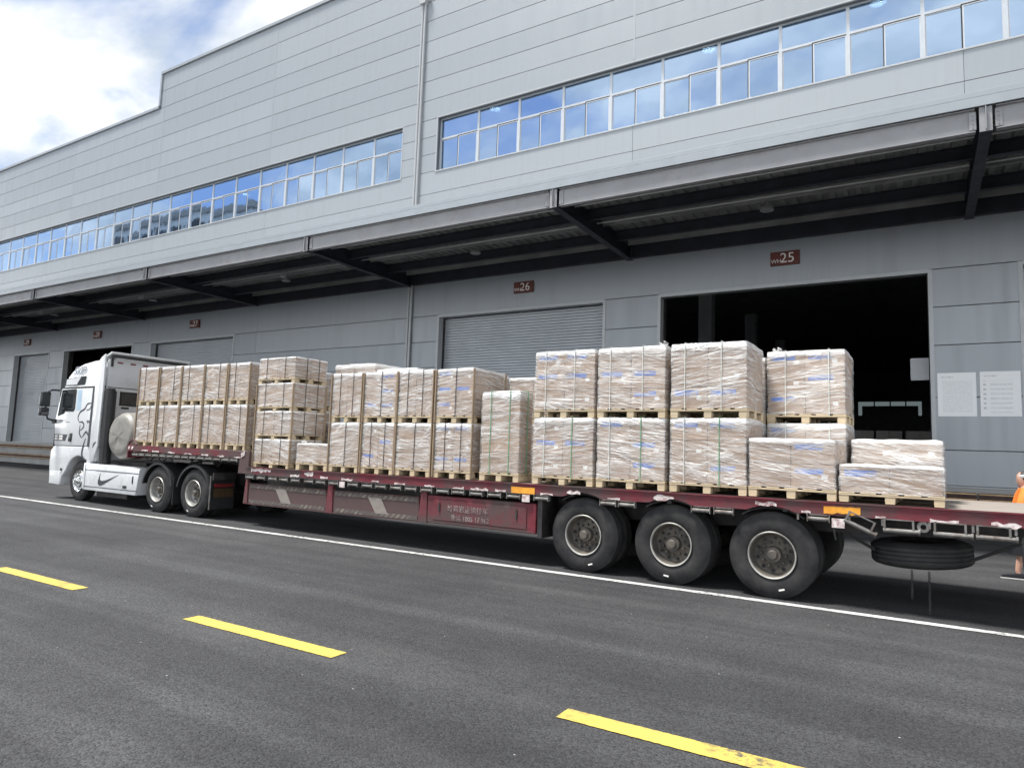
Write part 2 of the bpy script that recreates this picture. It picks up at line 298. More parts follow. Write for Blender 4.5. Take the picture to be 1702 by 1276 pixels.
# ------------------------------------------------------------------ mesh builder
COL = S.collection
class MB:
    def __init__(s): s.v = []; s.f = []
    def add(s, vs, fs):
        o = len(s.v); s.v += [tuple(v) for v in vs]; s.f += [tuple(i+o for i in f) for f in fs]; return s
    def box(s, x0, x1, y0, y1, z0, z1):
        return s.add([(x0, y0, z0), (x1, y0, z0), (x1, y1, z0), (x0, y1, z0), (x0, y0, z1), (x1, y0, z1), (x1, y1, z1), (x0, y1, z1)],
                     [(3, 2, 1, 0), (4, 5, 6, 7), (0, 1, 5, 4), (1, 2, 6, 5), (2, 3, 7, 6), (3, 0, 4, 7)])
    def prism(s, poly, ax, a0, a1):
        """poly: 2-D points; ax 'y' -> (x,z) extruded in y, 'x' -> (y,z) in x, 'z' -> (x,y) in z"""
        def p3(p, a): return (p[0], a, p[1]) if ax == 'y' else (a, p[0], p[1]) if ax == 'x' else (p[0], p[1], a)
        n = len(poly); vs = [p3(p, a0) for p in poly]+[p3(p, a1) for p in poly]
        fs = [tuple(range(n)), tuple(range(2*n-1, n-1, -1))]+[(i+n, (i+1) % n+n, (i+1) % n, i) for i in range(n)]
        return s.add(vs, fs)
    def tube(s, pts, r, n=8, close=True):
        pts = [Vector(p) for p in pts]; rs = r if isinstance(r, (list, tuple)) else [r]*len(pts)
        vs = []; up = Vector((0, 0, 1))
        for i, p in enumerate(pts):
            d = (pts[min(i+1, len(pts)-1)]-pts[max(i-1, 0)]).normalized()
            a = d.cross(up) if abs(d.z) < .95 else d.cross(Vector((1, 0, 0)))
            a.normalize(); b = a.cross(d)
            vs += [p+a*rs[i]*math.cos(2*math.pi*k/n)+b*rs[i]*math.sin(2*math.pi*k/n) for k in range(n)]
        fs = [(i*n+k, i*n+(k+1) % n, (i+1)*n+(k+1) % n, (i+1)*n+k) for i in range(len(pts)-1) for k in range(n)]
        if close: fs += [tuple(range(n-1, -1, -1)), tuple((len(pts)-1)*n+k for k in range(n))]
        return s.add(vs, fs)
    def lathe(s, prof, c=(0, 0, 0), ax='y', n=40, close=False):
        """prof: (axial, radius)"""
        vs = []
        for a, r in prof:
            for k in range(n):
                t = 2*math.pi*k/n; u, w = r*math.cos(t), r*math.sin(t)
                p = (u, a, w) if ax == 'y' else (u, w, a) if ax == 'z' else (a, u, w)
                vs.append((p[0]+c[0], p[1]+c[1], p[2]+c[2]))
        m = len(prof); fs = []
        for i in range(m if close else m-1):
            j = (i+1) % m
            fs += [(i*n+k, i*n+(k+1) % n, j*n+(k+1) % n, j*n+k) for k in range(n)]
        return s.add(vs, fs)
    def disc(s, c, r, ax='y', n=24):
        vs = []
        for k in range(n):
            t = 2*math.pi*k/n; u, w = r*math.cos(t), r*math.sin(t)
            p = (u, 0, w) if ax == 'y' else (u, w, 0) if ax == 'z' else (0, u, w)
            vs.append((p[0]+c[0], p[1]+c[1], p[2]+c[2]))
        return s.add(vs, [tuple(range(n))])
    def ribbon(s, pts, w, y, t=.004):
        """flat stroke in the x-z plane at depth y facing -y"""
        ws = w if isinstance(w, (list, tuple)) else [w]*len(pts)
        Ls = []; Rs = []
        for i, p in enumerate(pts):
            a = pts[max(i-1, 0)]; b = pts[min(i+1, len(pts)-1)]
            d = Vector((b[0]-a[0], b[1]-a[1])); d.normalize(); nn = Vector((-d.y, d.x))*ws[i]/2
            Ls.append((p[0]+nn.x, p[1]+nn.y)); Rs.append((p[0]-nn.x, p[1]-nn.y))
        for i in range(len(pts)-1): s.prism([Ls[i], Ls[i+1], Rs[i+1], Rs[i]], 'y', y-t, y)
        return s
    def mesh(s, name, mat, smooth=False, bevel=0, seg=2, ang=40):
        me = bpy.data.meshes.new(name); me.from_pydata(s.v, [], s.f)
        bm = bmesh.new(); bm.from_mesh(me)
        bmesh.ops.recalc_face_normals(bm, faces=bm.faces)
        if bevel:
            es = [e for e in bm.edges if len(e.link_faces) == 2 and e.calc_face_angle(0) > R(30)]
            bmesh.ops.bevel(bm, geom=es, offset=bevel, segments=seg, profile=.6, affect='EDGES', clamp_overlap=True)
        bm.to_mesh(me); bm.free()
        if smooth:
            me.polygons.foreach_set('use_smooth', [True]*len(me.polygons))
            me.set_sharp_from_angle(angle=R(ang))
        if mat: me.materials.append(M(mat) if isinstance(mat, str) else mat)
        return me
    def build(s, name, mat, parent=None, smooth=False, bevel=0, seg=2, ang=40):
        return link(name, s.mesh(name, mat, smooth, bevel, seg, ang), parent)
def link(name, me, parent=None, loc=None, rot=None):
    o = bpy.data.objects.new(name, me); COL.objects.link(o)
    if parent: o.parent = parent
    if loc: o.location = loc
    if rot: o.rotation_euler = rot
    return o
def empty(name, loc, rz=0):
    o = bpy.data.objects.new(name, None); COL.objects.link(o); o.location = loc; o.rotation_euler = (0, 0, rz); o.empty_display_size = .2
    return o
def tag(o, label, cat, group=None):
    o['label'] = label; o['category'] = cat
    if group: o['group'] = group
    return o
def struct(o): o['kind'] = 'structure'; return o
def bx(*a): return MB().box(*a)
CUBES = {}
def cube(dx, dy, dz, mat, bevel=.004):
    k = (round(dx, 3), round(dy, 3), round(dz, 3), mat, bevel)
    if k not in CUBES: CUBES[k] = bx(-dx/2, dx/2, -dy/2, dy/2, -dz/2, dz/2).mesh('box_piece', mat, bevel=bevel, seg=1)
    return CUBES[k]
def text_mesh(body, size, mat, shear=0., depth=.002):
    cu = bpy.data.curves.new('lettering', 'FONT'); cu.body = body; cu.size = size; cu.extrude = depth; cu.shear = shear; cu.resolution_u = 3
    ob = bpy.data.objects.new('lettering', cu); COL.objects.link(ob)
    dg = bpy.context.evaluated_depsgraph_get(); dg.update()
    me = bpy.data.meshes.new_from_object(ob.evaluated_get(dg)); bpy.data.objects.remove(ob); me.materials.clear(); me.materials.append(M(mat)); me.name = 'lettering'
    return me

# ================================================================== GROUND
g = MB(); X0, X1, Y0, Y1 = -400, 400, -400, 400
g.add([(X0, Y0, 0), (X1, Y0, 0), (X1, Y1, 0), (X0, Y1, 0)], [(0, 1, 2, 3)])
struct(g.build('ground', 'asphalt'))
def strip(xa, xb, ya, yb, step, jit):
    n = max(2, int((xb-xa)/step)); lo = [(xa+(xb-xa)*i/n, ya+random.uniform(-jit, jit)) for i in range(n+1)]; hi = [(xa+(xb-xa)*i/n, yb+random.uniform(-jit, jit)) for i in range(n+1)]
    m = MB()
    for i in range(n): m.prism([lo[i], lo[i+1], hi[i+1], hi[i]], 'z', .003, .006)
    bmv = m.mesh('strip', None); bm = bmesh.new(); bm.from_mesh(bmv); bmesh.ops.remove_doubles(bm, verts=bm.verts, dist=1e-5)
    bmesh.ops.delete(bm, geom=[f for f in bm.faces if f.normal.z < .5], context='FACES'); bm.to_mesh(bmv); bm.free(); return bmv
wlm = strip(-90, 40, 8.83, 8.97, .06, .004); wlm.materials.append(M('white_paint'))
struct(link('road_line', wlm))
for i in range(-9, 6):
    x0 = -6.15+i*4.06
    dm = strip(x0, x0+2.0, 4.14, 4.32, .03, .0035); dm.materials.append(M('yellow_paint')); struct(link('lane_dash', dm))

# ================================================================== WAREHOUSE
YW = 20.0
wh = tag(empty('warehouse', (0, 0, 0)), 'long light grey metal-panelled warehouse with strip windows, loading doors and steel canopy', 'warehouse')
JX = [1.15+9*k for k in range(-8, 3)]                      # column lines
XL, XR = JX[0], JX[-1]
ROOF_STEP = -35.2
DOORS = [(-49.16, -44.67, 'shut'), (-43.02, -35.84, 'open'), (-34.23, -27.43, 'shut'), (-15.52, -8.69, 'shut'), (-6.92, .32, 'open'), (2.11, 9.0, 'shut'),
         (-61.0, -54.2, 'shut')]
DH, FL = 6.71, 1.24
WZ0, WZ1 = 12.45, 14.61
WR = [-15.93]+[-14.12+1.8*k for k in range(0, 14)]         # window module edges, right strip
WLs = [-17.73]+[-19.39-1.8*k for k in range(0, 27)]; WLs = WLs[::-1]
OPEN = [(a, b, FL, DH) for a, b, _ in DOORS]+[(WR[0], WR[-1], WZ0, WZ1), (WLs[0], WLs[-1], WZ0, WZ1)]
def free(x0, x1, z0, z1):
    """x intervals of a row that no opening takes"""
    segs = [(x0, x1)]
    for a, b, c, d in OPEN:
        if c < z1-.01 and d > z0+.01:
            ns = []
            for p, q in segs:
                if b <= p or a >= q: ns.append((p, q)); continue
                if a > p: ns.append((p, a))
                if b < q: ns.append((b, q))
            segs = ns
    return [s_ for s_ in segs if s_[1]-s_[0] > .05]
ROWS = [1.24, 2.11, 3.42, 4.74, 5.72, 6.71, 8.75, 10.65, 11.56, 12.45, 13.18, 13.89, 14.61, 15.43, 16.25, 17.06, 17.95, 18.83, 19.66, 20.64, 21.62]
core = MB()
for z0, z1 in zip(ROWS[:-1], ROWS[1:]):
    for a, b in free(XL, XR, z0, z1):
        if z0 >= 19.6: a = max(a, ROOF_STEP)
        core.box(a, b, YW+.03, YW+.22, z0, z1+.0)
core.build('wall_core', 'dark_gap', wh)
gap = .008
for z0, z1 in zip(ROWS[:-1], ROWS[1:]):
    for j0, j1 in zip(JX[:-1], JX[1:]) if z0 > 8.7 else ((XL, -25.85), (-25.85, -16.85), (-16.85, XR)):
        for a, b in free(j0, j1, z0, z1):
            if z0 >= 19.6:
                if b <= ROOF_STEP+.1: continue
                a = max(a, ROOF_STEP)
            o = bx(a+.003, b-.003, YW-.02, YW+.03, z0+gap, z1-gap).build('panel', 'panel_paint', wh, bevel=.006, seg=1)
# copings
c = MB(); c.box(ROOF_STEP-.1, XR, YW-.10, YW+.4, 21.62, 21.76)
c.build('coping', 'coping_paint', wh)
bx(XL, ROOF_STEP-.1, YW-.10, YW+.4, 19.66, 19.80).build('coping', 'coping_paint', wh)
bx(ROOF_STEP-.13, ROOF_STEP, YW-.09, YW+.4, 19.80, 21.62).build('coping', 'coping_paint', wh)
# rain pipe: two thin pipes and a hopper
for dxp in (-.065, .065):
    MB().tube([(-16.85+dxp, YW-.09, 19.6), (-16.85+dxp, YW-.09, 8.7)], .055, 10).build('rain_pipe', 'trim_paint', wh, smooth=True)
    MB().tube([(-16.85+dxp, YW-.09, 8.2), (-16.85+dxp, YW-.09, 1.3)], .055, 10).build('rain_pipe', 'trim_paint', wh, smooth=True)
MB().prism([(-17.1, 19.95), (-16.6, 19.95), (-16.72, 19.55), (-16.98, 19.55)], 'y', YW-.24, YW-.022).build('rain_hopper', 'trim_paint', wh, bevel=.01)
bx(-16.98, -16.72, YW-.045, YW-.021, 8.8, 19.5).build('joint_cover', 'trim_paint', wh)
for x in JX[1:-1]:
    if abs(x+16.85) > .1: bx(x-.035, x+.035, YW-.024, YW-.0205, 14.7, 19.6 if x < ROOF_STEP+1 else 21.55).build('joint_cover', 'panel_paint', wh)
# windows
def pane(a, b, y, z0, z1, fr):
    o = bx(-(b-a)/2-.01, (b-a)/2+.01, -.003, .003, -(z1-z0)/2-.01, (z1-z0)/2+.01).build('pane', 'window_glass', fr)
    o.location = ((a+b)/2, y, (z0+z1)/2); o.rotation_euler = (R(random.uniform(-.7, .7)), 0, R(random.uniform(-.6, .6)))
def window(x0, x1):
    f = MB(); y0, y1 = YW+.15, YW+.21; w = .045; zt = 13.78; xm = (x0+x1)/2
    f.box(x0, x0+w, y0, y1, WZ0, WZ1); f.box(x1-w, x1, y0, y1, WZ0, WZ1)
    f.box(x0+w, x1-w, y0, y1, WZ1-w, WZ1); f.box(x0+w, x1-w, y0, y1, WZ0, WZ0+w); f.box(x0+w, x1-w, y0, y1, zt-w*.8, zt+w*.8)
    fr = f.build('window', 'frame_alu', wh)
    def sash(a, b, y):
        q = MB(); t = .035
        for r_ in ((a, a+t, WZ0+w, zt-w*.8), (b-t, b, WZ0+w, zt-w*.8)): q.box(r_[0], r_[1], y, y+.03, r_[2], r_[3])
        q.box(a+t, b-t, y, y+.03, WZ0+w, WZ0+w+t); q.box(a+t, b-t, y, y+.03, zt-w*.8-t, zt-w*.8)
        q.build('sash_frame', 'frame_alu', fr)
        if y < y0+.02: MB().box(a-.03, a-.001, y+.0, y+.05, WZ0+w, zt-w*.8).box(a-.03, b, y-.004, y+.028, zt-w*.8-.002, zt-w*.8+.03).build('gasket', 'black_plastic', fr)
        pane(a+t, b-t, y+.015, WZ0+w+t, zt-w*.8-t, fr)
    sash(x0+w, xm+.02, y0+.035); sash(xm-.015, x1-w, y0+.002)
    pane(x0+w, x1-w, y0+.031, zt+w*.8, WZ1-w, fr)
for st in (WR, WLs):
    for a, b in zip(st[:-1], st[1:]): window(a, b)
    a, b = st[0], st[-1]
    bx(a-.05, b+.05, YW-.05, YW+.21, WZ0-.055, WZ0-.004).build('window_sill', 'trim_paint', wh, bevel=.006, seg=1)
    bx(a-.05, b+.05, YW-.028, YW+.21, WZ1+.002, WZ1+.05).build('window_head', 'trim_paint', wh)
    bx(a-.05, a-.004, YW-.028, YW+.21, WZ0, WZ1).build('window_jamb', 'trim_paint', wh); bx(b+.004, b+.05, YW-.028, YW+.21, WZ0, WZ1).build('window_jamb', 'trim_paint', wh)
# doors
for a, b, kind in DOORS:
    t = .085
    bx(a-.01, a+t, YW-.034, YW+.24, FL, DH).build('door_jamb', 'trim_paint', wh); bx(b-t, b+.01, YW-.034, YW+.24, FL, DH).build('door_jamb', 'trim_paint', wh)
    bx(a+t, b-t, YW-.034, YW+.24, DH-t, DH+.01).build('door_head', 'trim_paint', wh)
    zlo = FL
    s_ = MB(); z = DH-t; prof = []
    while z > zlo:
        prof += [(YW+.37, z), (YW+.335, z-.012), (YW+.335, z-.085), (YW+.352, z-.096)]; z -= .10
    vs = [(a+.02, p[0], max(p[1], zlo)) for p in prof]+[(b-.02, p[0], max(p[1], zlo)) for p in prof]; n = len(prof)
    s_.add(vs, [(i, i+1, n+i+1, n+i) for i in range(n-1)])
    if kind == 'shut': s_.build('roller_shutter', 'shutter_paint', wh)
    bx(a-.06, a+t+.02, YW+.25, YW+.46, FL, DH).build('shutter_guide', 'chassis', wh); bx(b-t-.02, b+.06, YW+.25, YW+.46, FL, DH).build('shutter_guide', 'chassis', wh)
    if kind == 'shut': bx(a+.1, b-.1, YW+.32, YW+.37, FL, FL+.07).build('shutter_bar', 'trim_paint', wh)
# shell: roof, side and back walls, floor (back wall has a far opening)
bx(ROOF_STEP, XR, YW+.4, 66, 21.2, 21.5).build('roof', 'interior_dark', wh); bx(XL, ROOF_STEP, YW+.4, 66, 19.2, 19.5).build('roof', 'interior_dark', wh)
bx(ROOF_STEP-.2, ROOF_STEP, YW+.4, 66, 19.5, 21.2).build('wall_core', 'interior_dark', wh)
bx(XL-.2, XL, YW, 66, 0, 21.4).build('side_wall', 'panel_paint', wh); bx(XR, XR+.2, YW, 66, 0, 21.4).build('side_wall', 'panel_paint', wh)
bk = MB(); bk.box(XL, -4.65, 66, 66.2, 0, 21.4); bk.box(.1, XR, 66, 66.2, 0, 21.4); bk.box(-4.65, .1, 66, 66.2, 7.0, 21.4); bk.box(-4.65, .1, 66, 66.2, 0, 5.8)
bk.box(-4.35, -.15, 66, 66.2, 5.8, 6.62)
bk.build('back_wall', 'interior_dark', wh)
ob2 = NB('dimming_tint'); tg = ob2.n.new('ShaderNodeBsdfTransparent'); tg.inputs[0].default_value = (.22, .24, .24, 1); ob2.done(tg.outputs[0])  # see-through grey pane, added to dim the bright far opening
bx(-4.65, .1, 66.05, 66.06, 5.8, 7.0).build('far_dimming_pane', 'dimming_tint', wh)
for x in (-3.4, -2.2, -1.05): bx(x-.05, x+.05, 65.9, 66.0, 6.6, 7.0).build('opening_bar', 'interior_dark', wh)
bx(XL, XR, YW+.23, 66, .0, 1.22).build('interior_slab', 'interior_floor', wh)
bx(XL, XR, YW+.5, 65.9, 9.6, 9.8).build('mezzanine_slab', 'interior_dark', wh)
for x in JX[3:]:
    for y in (29., 38., 47.):
        cl = MB(); cl.box(x-.28, x+.28, y-.28, y-.26, 1.22, 9.6); cl.box(x-.28, x+.28, y+.26, y+.28, 1.22, 9.6); cl.box(x-.28, x-.20, y-.26, y+.26, 1.22, 9.6); cl.box(x+.20, x+.28, y-.26, y+.26, 1.22, 9.6)
        cl.build('column', 'interior_column', wh)
# ---- canopy
CY, CZ0, CZ1 = 14.7, 7.90, 8.35
can = MB(); can.box(XL, XR, CY-.08, YW-.03, 8.60, 8.64); canopy = can.build('canopy', 'deck_sheet', wh)
dk = MB(); n = int((XR-XL)/.30)
vs = []; prof = []
for i in range(n):
    x = XL+i*.30
    prof += [(x, 8.44), (x+.11, 8.44), (x+.135, 8.50), (x+.275, 8.50)]
prof.append((XR, 8.44)); m = len(prof)
dk.add([(p[0], CY+.05, p[1]) for p in prof]+[(p[0], YW-.03, p[1]) for p in prof], [(i, i+1, m+i+1, m+i) for i in range(m-1)])
dk.build('deck_sheet', 'deck_sheet', canopy)
bx(XL, XR, CY-.12, CY-.08, 8.365, 8.545).build('fascia', 'coping_paint', canopy, bevel=.004, seg=1)
bx(XL, XR, CY-.10, CY-.08, 8.56, 8.67).build('fascia', 'coping_paint', canopy, bevel=.004, seg=1)
def ibeam_x(x0, x1, y, z0, z1, w, tf, mat, nm):
    b = MB(); b.box(x0, x1, y-w/2, y+w/2, z0, z0+tf); b.box(x0, x1, y-w/2, y+w/2, z1-tf, z1); b.box(x0, x1, y-.006, y+.006, z0+tf, z1-tf)
    return b.build(nm, mat, canopy)
for x0, x1 in zip(JX[:-1], JX[1:]):
    ibeam_x(x0+.16, x1-.16, CY, CZ0, CZ1, .14, .014, 'edge_beam_paint', 'edge_beam')
    ibeam_x(x0+.10, x1-.10, 16.55, 8.12, 8.42, .15, .014, 'shaded_navy_steel', 'purlin_beam')
    ibeam_x(x0+.10, x1-.10, 18.55, 8.12, 8.42, .15, .014, 'shaded_navy_steel', 'purlin_beam')
    for yp in (15.3, 17.5, 19.5): bx(x0+.1, x1-.1, yp, yp+.06, 8.27, 8.43).build('purlin', 'deck_sheet', canopy)
    MB().tube([(x0+.12, 15.62, 8.22), (x1-.12, 15.62, 8.22)], .022, 6).build('conduit', 'trim_paint', canopy)
    MB().tube([(x0+.12, 17.05, 8.20), (x1-.12, 17.05, 8.20)], .022, 6).build('conduit', 'trim_paint', canopy)
    bx(x0+.1, x1-.1, 19.78, 19.95, 7.95, 8.42).build('ledger_beam', 'shaded_navy_steel', canopy)
for x in JX:
    b = MB(); b.box(x-.10, x+.10, CY-.06, YW-.05, CZ0, CZ0+.016); b.box(x-.10, x+.10, CY-.06, YW-.05, CZ1-.016, CZ1+.05); b.box(x-.007, x+.007, CY-.06, YW-.05, CZ0+.016, CZ1-.016)
    b.build('cross_beam', 'shaded_navy_steel', canopy)
    b = MB(); b.box(x-.10, x+.10, CY-.078, CY-.062, CZ0-.02, CZ1); b.box(x-.006, x+.006, CY-.14, CY-.079, CZ0, CZ1)
    b.build('end_plate', 'edge_beam_paint', canopy)
    for sx in (-1, 1):
        b = MB(); b.box(x+sx*.20-.055, x+sx*.20+.055, CY-.03, CY-.010, CZ0+.06, CZ1-.05)
        for k in range(4): b.lathe([(CY-.045, 0.0001), (CY-.045, .014), (CY-.03, .014)], (x+sx*.20, 0, CZ0+.11+k*.075), 'y', 6)
        b.build('splice_plate', 'edge_beam_paint', canopy)
for x in JX[1:-1]:
    lp = MB().lathe([(8.16, .02), (8.15, .12), (8.09, .17), (8.05, .17), (8.045, .02)], (x+4.6, 17.6, 0), 'z', 20)
    lp.tube([(x+4.6, 17.6, 8.16), (x+4.6, 17.6, 8.43)], .02, 6)
    lp.build('canopy_lamp', 'edge_beam_paint', canopy, smooth=True)
# little floodlights on the wall under the canopy
for x in (-30.0, -39.2, -20.6):
    q = MB(); q.tube([(x, 16.9, 8.43), (x, 16.9, 8.12)], .02, 6); q.box(x-.09, x+.09, 16.82, 16.98, 7.98, 8.12)
    q.build('security_camera', 'trim_paint', canopy, bevel=.01)
# dock face, rubber rails
bx(XL, XR, YW-.22, YW+.23, 0, 1.20).build('dock_edge', 'concrete', wh, bevel=.015)
bx(XL, XR, YW-.05, YW+.02, 1.205, 1.236).build('dock_sill', 'trim_paint', wh)
for z0, z1 in ((.90, 1.10), (.34, .56)):
    x = XL
    while x < XR-.1:
        x1 = min(x+2.96, XR); bx(x, x1, YW-.30, YW-.222, z0, z1).build('rubber_rail', 'dock_rubber', wh, bevel=.012)
        bx(x, x1, YW-.312, YW-.302, z1-.045, z1-.015).build('rail_stripe', 'dock_yellow', wh); bx(x, x1, YW-.312, YW-.302, z0+.02, z0+.05).build('rail_stripe', 'dock_yellow', wh)
        x += 3.0
# signs over doors
for x, num, z in ((-3.2, '25', 7.42), (-11.77, '26', 7.42), (-30.5, '27', 7.40), (-39.4, '28', 7.4), (-47.5, '29', 7.4)):
    sg_ = tag(empty('door_sign', (x, YW-.03, z)), 'small dark red door number sign reading WH%s' % num, 'sign', 'door number signs')
    bx(-.39, .39, -.06, 0, -.20, .20).build('sign_plate', 'sign_red', sg_, bevel=.012)
    link('lettering', text_mesh(num, .40, 'letter_white'), sg_, (-.13, -.064, -.13), (R(90), 0, 0))
    link('lettering', text_mesh('WH', .16, 'letter_white'), sg_, (-.37, -.064, -.13), (R(90), 0, 0))
# posters
def poster(x0, x1, z0, z1, y, mat, label):
    o = bx(0, x1-x0, 0, .008, 0, z1-z0).build('notice', mat); o.location = (x0, y, z0); tag(o, label, 'notice'); return o
poster(.38, 1.185, 2.945, 4.03, YW-.032, 'notice_print', 'white notice sheet densely filled with text lines on pier beside open door')
poster(1.26, 2.065, 2.945, 4.04, YW-.032, 'list_print', 'white notice sheet listing bullet icons beside rows of text on pier')
pp = bx(0, .42, 0, .008, 0, .58).build('hanging_paper', 'paper'); pp.location = (-.20, YW+.50, 3.92); tag(pp, 'dim paper sheet hanging inside the open door by its jamb', 'paper')
# interior high-bay lamps seen through the strip windows
for x, z, lb in ((-.85, 15.98, 'far right'), (-6.1, 16.0, ''), (-15.0, 15.95, ''), (-31.0, 15.0, '')):
    r_ = tag(empty('ceiling_lamp', (x, 22.6, z)), 'glowing round ceiling lamp seen through the upper window strip', 'lamp', 'lamps behind the window strip')
    MB().lathe([(.18, .02), (.16, .12), (0, .24)], (0, 0, 0), 'z', 20).build('lamp_shade', 'trim_paint', r_, smooth=True)
    MB().disc((0, 0, .004), .22, 'z').build('lamp_lens', 'lamp_glow', r_)
    MB().tube([(0, 0, .18), (0, 0, 19.0-z)], .012, 6).build('lamp_rod', 'chassis', r_)

# office block across the yard, behind the viewer: its dark front shows in the left window strip
ob_ = tag(empty('office_block', (-92, -24, 0)), 'tall dark office block across the yard, mirrored in the window strip', 'building')
bx(-16, 16, -8, 8, 0, 33).build('wall', 'interior_column', ob_)
bx(-16.4, 16.4, -8.4, 8.4, 33, 33.9).build('roof', 'concrete', ob_)
for k in range(9):
    for i in range(8):
        w_ = bx(-15+i*3.8, -12.2+i*3.8, 8.0, 8.12, 2.6+k*3.4, 4.7+k*3.4).build('window', 'black_plastic', ob_); bx(-14.9+i*3.8, -12.3+i*3.8, 8.12, 8.14, 2.7+k*3.4, 4.6+k*3.4).build('pane', 'cab_glass', w_)
bx(-2, 2, 8.0, 8.1, 0, 2.4).build('door', 'cab_glass', ob_)

# ================================================================== TRAILER
tz = -TA
def tempty(name, x, y, z): return empty(name, T2W(x, y, z), tz)
tr = tag(tempty('lowbed_trailer', 0, 0, 0), 'worn dark red low-bed trailer carrying wrapped pallets beside the white road line', 'trailer')
WD = 2.64
AX = [-1.64, -2.95, -4.28]; WRAD = .535
def make_tyre_mesh(rad=.535, w=.285, rim=.292):
    s_ = rad-rim
    prof = [(.03, rim-.012), (.012, rim+.01), (.0, rim+.04), (-.006, rim+s_*.45), (.006, rad-.075), (.024, rad-.028), (.045, rad-.008)]
    g_ = []
    x = .045; nr = 4; step = (w-.09)/nr
    for k in range(nr):
        g_ += [(x+.003, rad), (x+step-.014, rad), (x+step-.011, rad-.014), (x+step-.004, rad-.014)]; x += step
    prof += g_[:-2]+[(w-p, r) for p, r in reversed(prof)]
    return MB().lathe(prof, n=56).mesh('tyre', 'tyre_rubber', smooth=True, ang=32)
TYRE = make_tyre_mesh()
RIM = MB().lathe([(.03, .283), (.004, .292), (-.004, .286), (.004, .274), (.03, .266), (.05, .262), (.13, .25), (.150, .235), (.155, .20), (.145, .17), (.135, .12), (.135, .0001)], n=48).mesh('rim', 'rim_dusty', smooth=True, ang=50)
RIMB = RIM.copy(); RIMB.materials.clear(); RIMB.materials.append(M('rim_bright'))
LIP = MB().lathe([(.012, .284), (-.002, .294), (-.010, .288), (-.004, .276), (.014, .270)], n=48).mesh('rim_lip', 'rim_lip', smooth=True)
HUB = MB().lathe([(.14, .105), (.07, .10), (.06, .092), (.06, .062), (.02, .058), (.012, .05), (.012, .0001)], n=24).mesh('hub', 'rim_dusty', smooth=True)
NUT = MB().lathe([(.14, .019), (.095, .017), (.09, .0001)], n=6).mesh('wheel_nut', 'rim_dusty')
HOLE = MB().lathe([(.152, .024), (.1475, .024), (.1475, .0001)], n=12).mesh('hand_hole', 'black_gloss')
RIMF = MB().lathe([(.03, .283), (.004, .292), (-.004, .286), (.01, .270), (.05, .262), (.06, .24), (.0, .20), (-.03, .19), (-.035, .14), (-.03, .10), (-.07, .09), (-.08, .07), (-.08, .0001)], n=48).mesh('rim', 'chrome', smooth=True, ang=45)
NUTF = MB().lathe([(-.03, .017), (-.065, .016), (-.07, .0001)], n=8).mesh('wheel_nut', 'chrome', smooth=True)
HOLEF = MB().lathe([(.045, .022), (.03, .022), (.03, .0001)], n=12).mesh('hand_hole', 'black_gloss')
def wheel(parent, x, y, far=False, style='trailer', dual=True):
    w = link('wheel', TYRE, parent, (x, y, WRAD), (0, random.uniform(0, 6.28), math.pi if far else 0))
    if style == 'front':
        link('rim', RIMF, w)
    else:
        link('rim', RIM if style == 'trailer' else RIMB, w); link('rim_lip', LIP, w); link('hub', HUB, w)
    if not far:
        fr = style == 'front'
        for k in range(10):
            t = 2*math.pi*(k+.5)/10; q = .165 if fr else .15; link('wheel_nut', NUTF if fr else NUT, w, (q*math.cos(t), 0, q*math.sin(t)))
            t = 2*math.pi*k/10; q = .225 if fr else .207; link('hand_hole', HOLEF if fr else HOLE, w, (q*math.cos(t), 0, q*math.sin(t)))
    if not far and style != 'front': bx(-.035, .035, -.012, -.009, -.435, -.415).build('tyre_mark', 'letter_white', w).rotation_euler = (0, -w.rotation_euler.y+random.uniform(-.4, .4), 0)
    if dual: link('wheel', TYRE, parent, (x, y+(-.33 if far else .33), WRAD), (0, random.uniform(0, 6), math.pi if far else 0))
for x in AX:
    wheel(tr, x, .02); wheel(tr, x, WD-.06, True)
    MB().tube([(x, .3, WRAD), (x, WD-.3, WRAD)], .075, 12).build('axle', 'chassis', tr, smooth=True)
# side rails with arches above the wheels
XF, XB = -12.12, 2.6
def rail_poly():
    pts = [(XF, ztop(XF)), (XB, ztop(XB)), (XB, ztop(XB)-.155)]
    for x in AX:
        zb = ztop(x)-.155
        for k in range(0, 13):
            t = math.pi*(.78-.56*(1-k/12)) - math.pi*0
            a = math.pi*(.28+.44*k/12)
            px = x+.66*math.cos(a); pz = WRAD+.615*math.sin(a)
            pts.append((px, max(pz, zb)))
    pts += [(-5.1, ztop(-5.1)-.155), (XF, ztop(XF)-.145)]
    return pts
RP = rail_poly()
for y0, y1, nm in ((-.035, -.005, 'side_rail'), (WD+.005, WD+.035, 'side_rail')):
    MB().prism(RP, 'y', y0, y1).build(nm, 'trailer_red', tr)
MB().prism([(XF, ztop(XF)+.006), (XB, ztop(XB)+.006), (XB, ztop(XB)-.012), (XF, ztop(XF)-.012)], 'y', -.055, -.036).build('rail_edge', 'trailer_red', tr)
MB().prism([(XF, ztop(XF)-.137), (-5.0, ztop(-5)-.15), (-5.0, ztop(-5)-.16), (XF, ztop(XF)-.15)], 'y', -.05, -.036).build('rail_edge', 'chassis', tr)
for x in AX:   # mudguard lips
    a = [math.pi*(.30+.40*k/18) for k in range(19)]
    poly = [(x+.655*math.cos(t), WRAD+.60*math.sin(t)) for t in a]+[(x+.635*math.cos(t), WRAD+.58*math.sin(t)) for t in reversed(a)]
    MB().prism(poly, 'y', .06, .62).build('mudguard', 'chassis', tr)
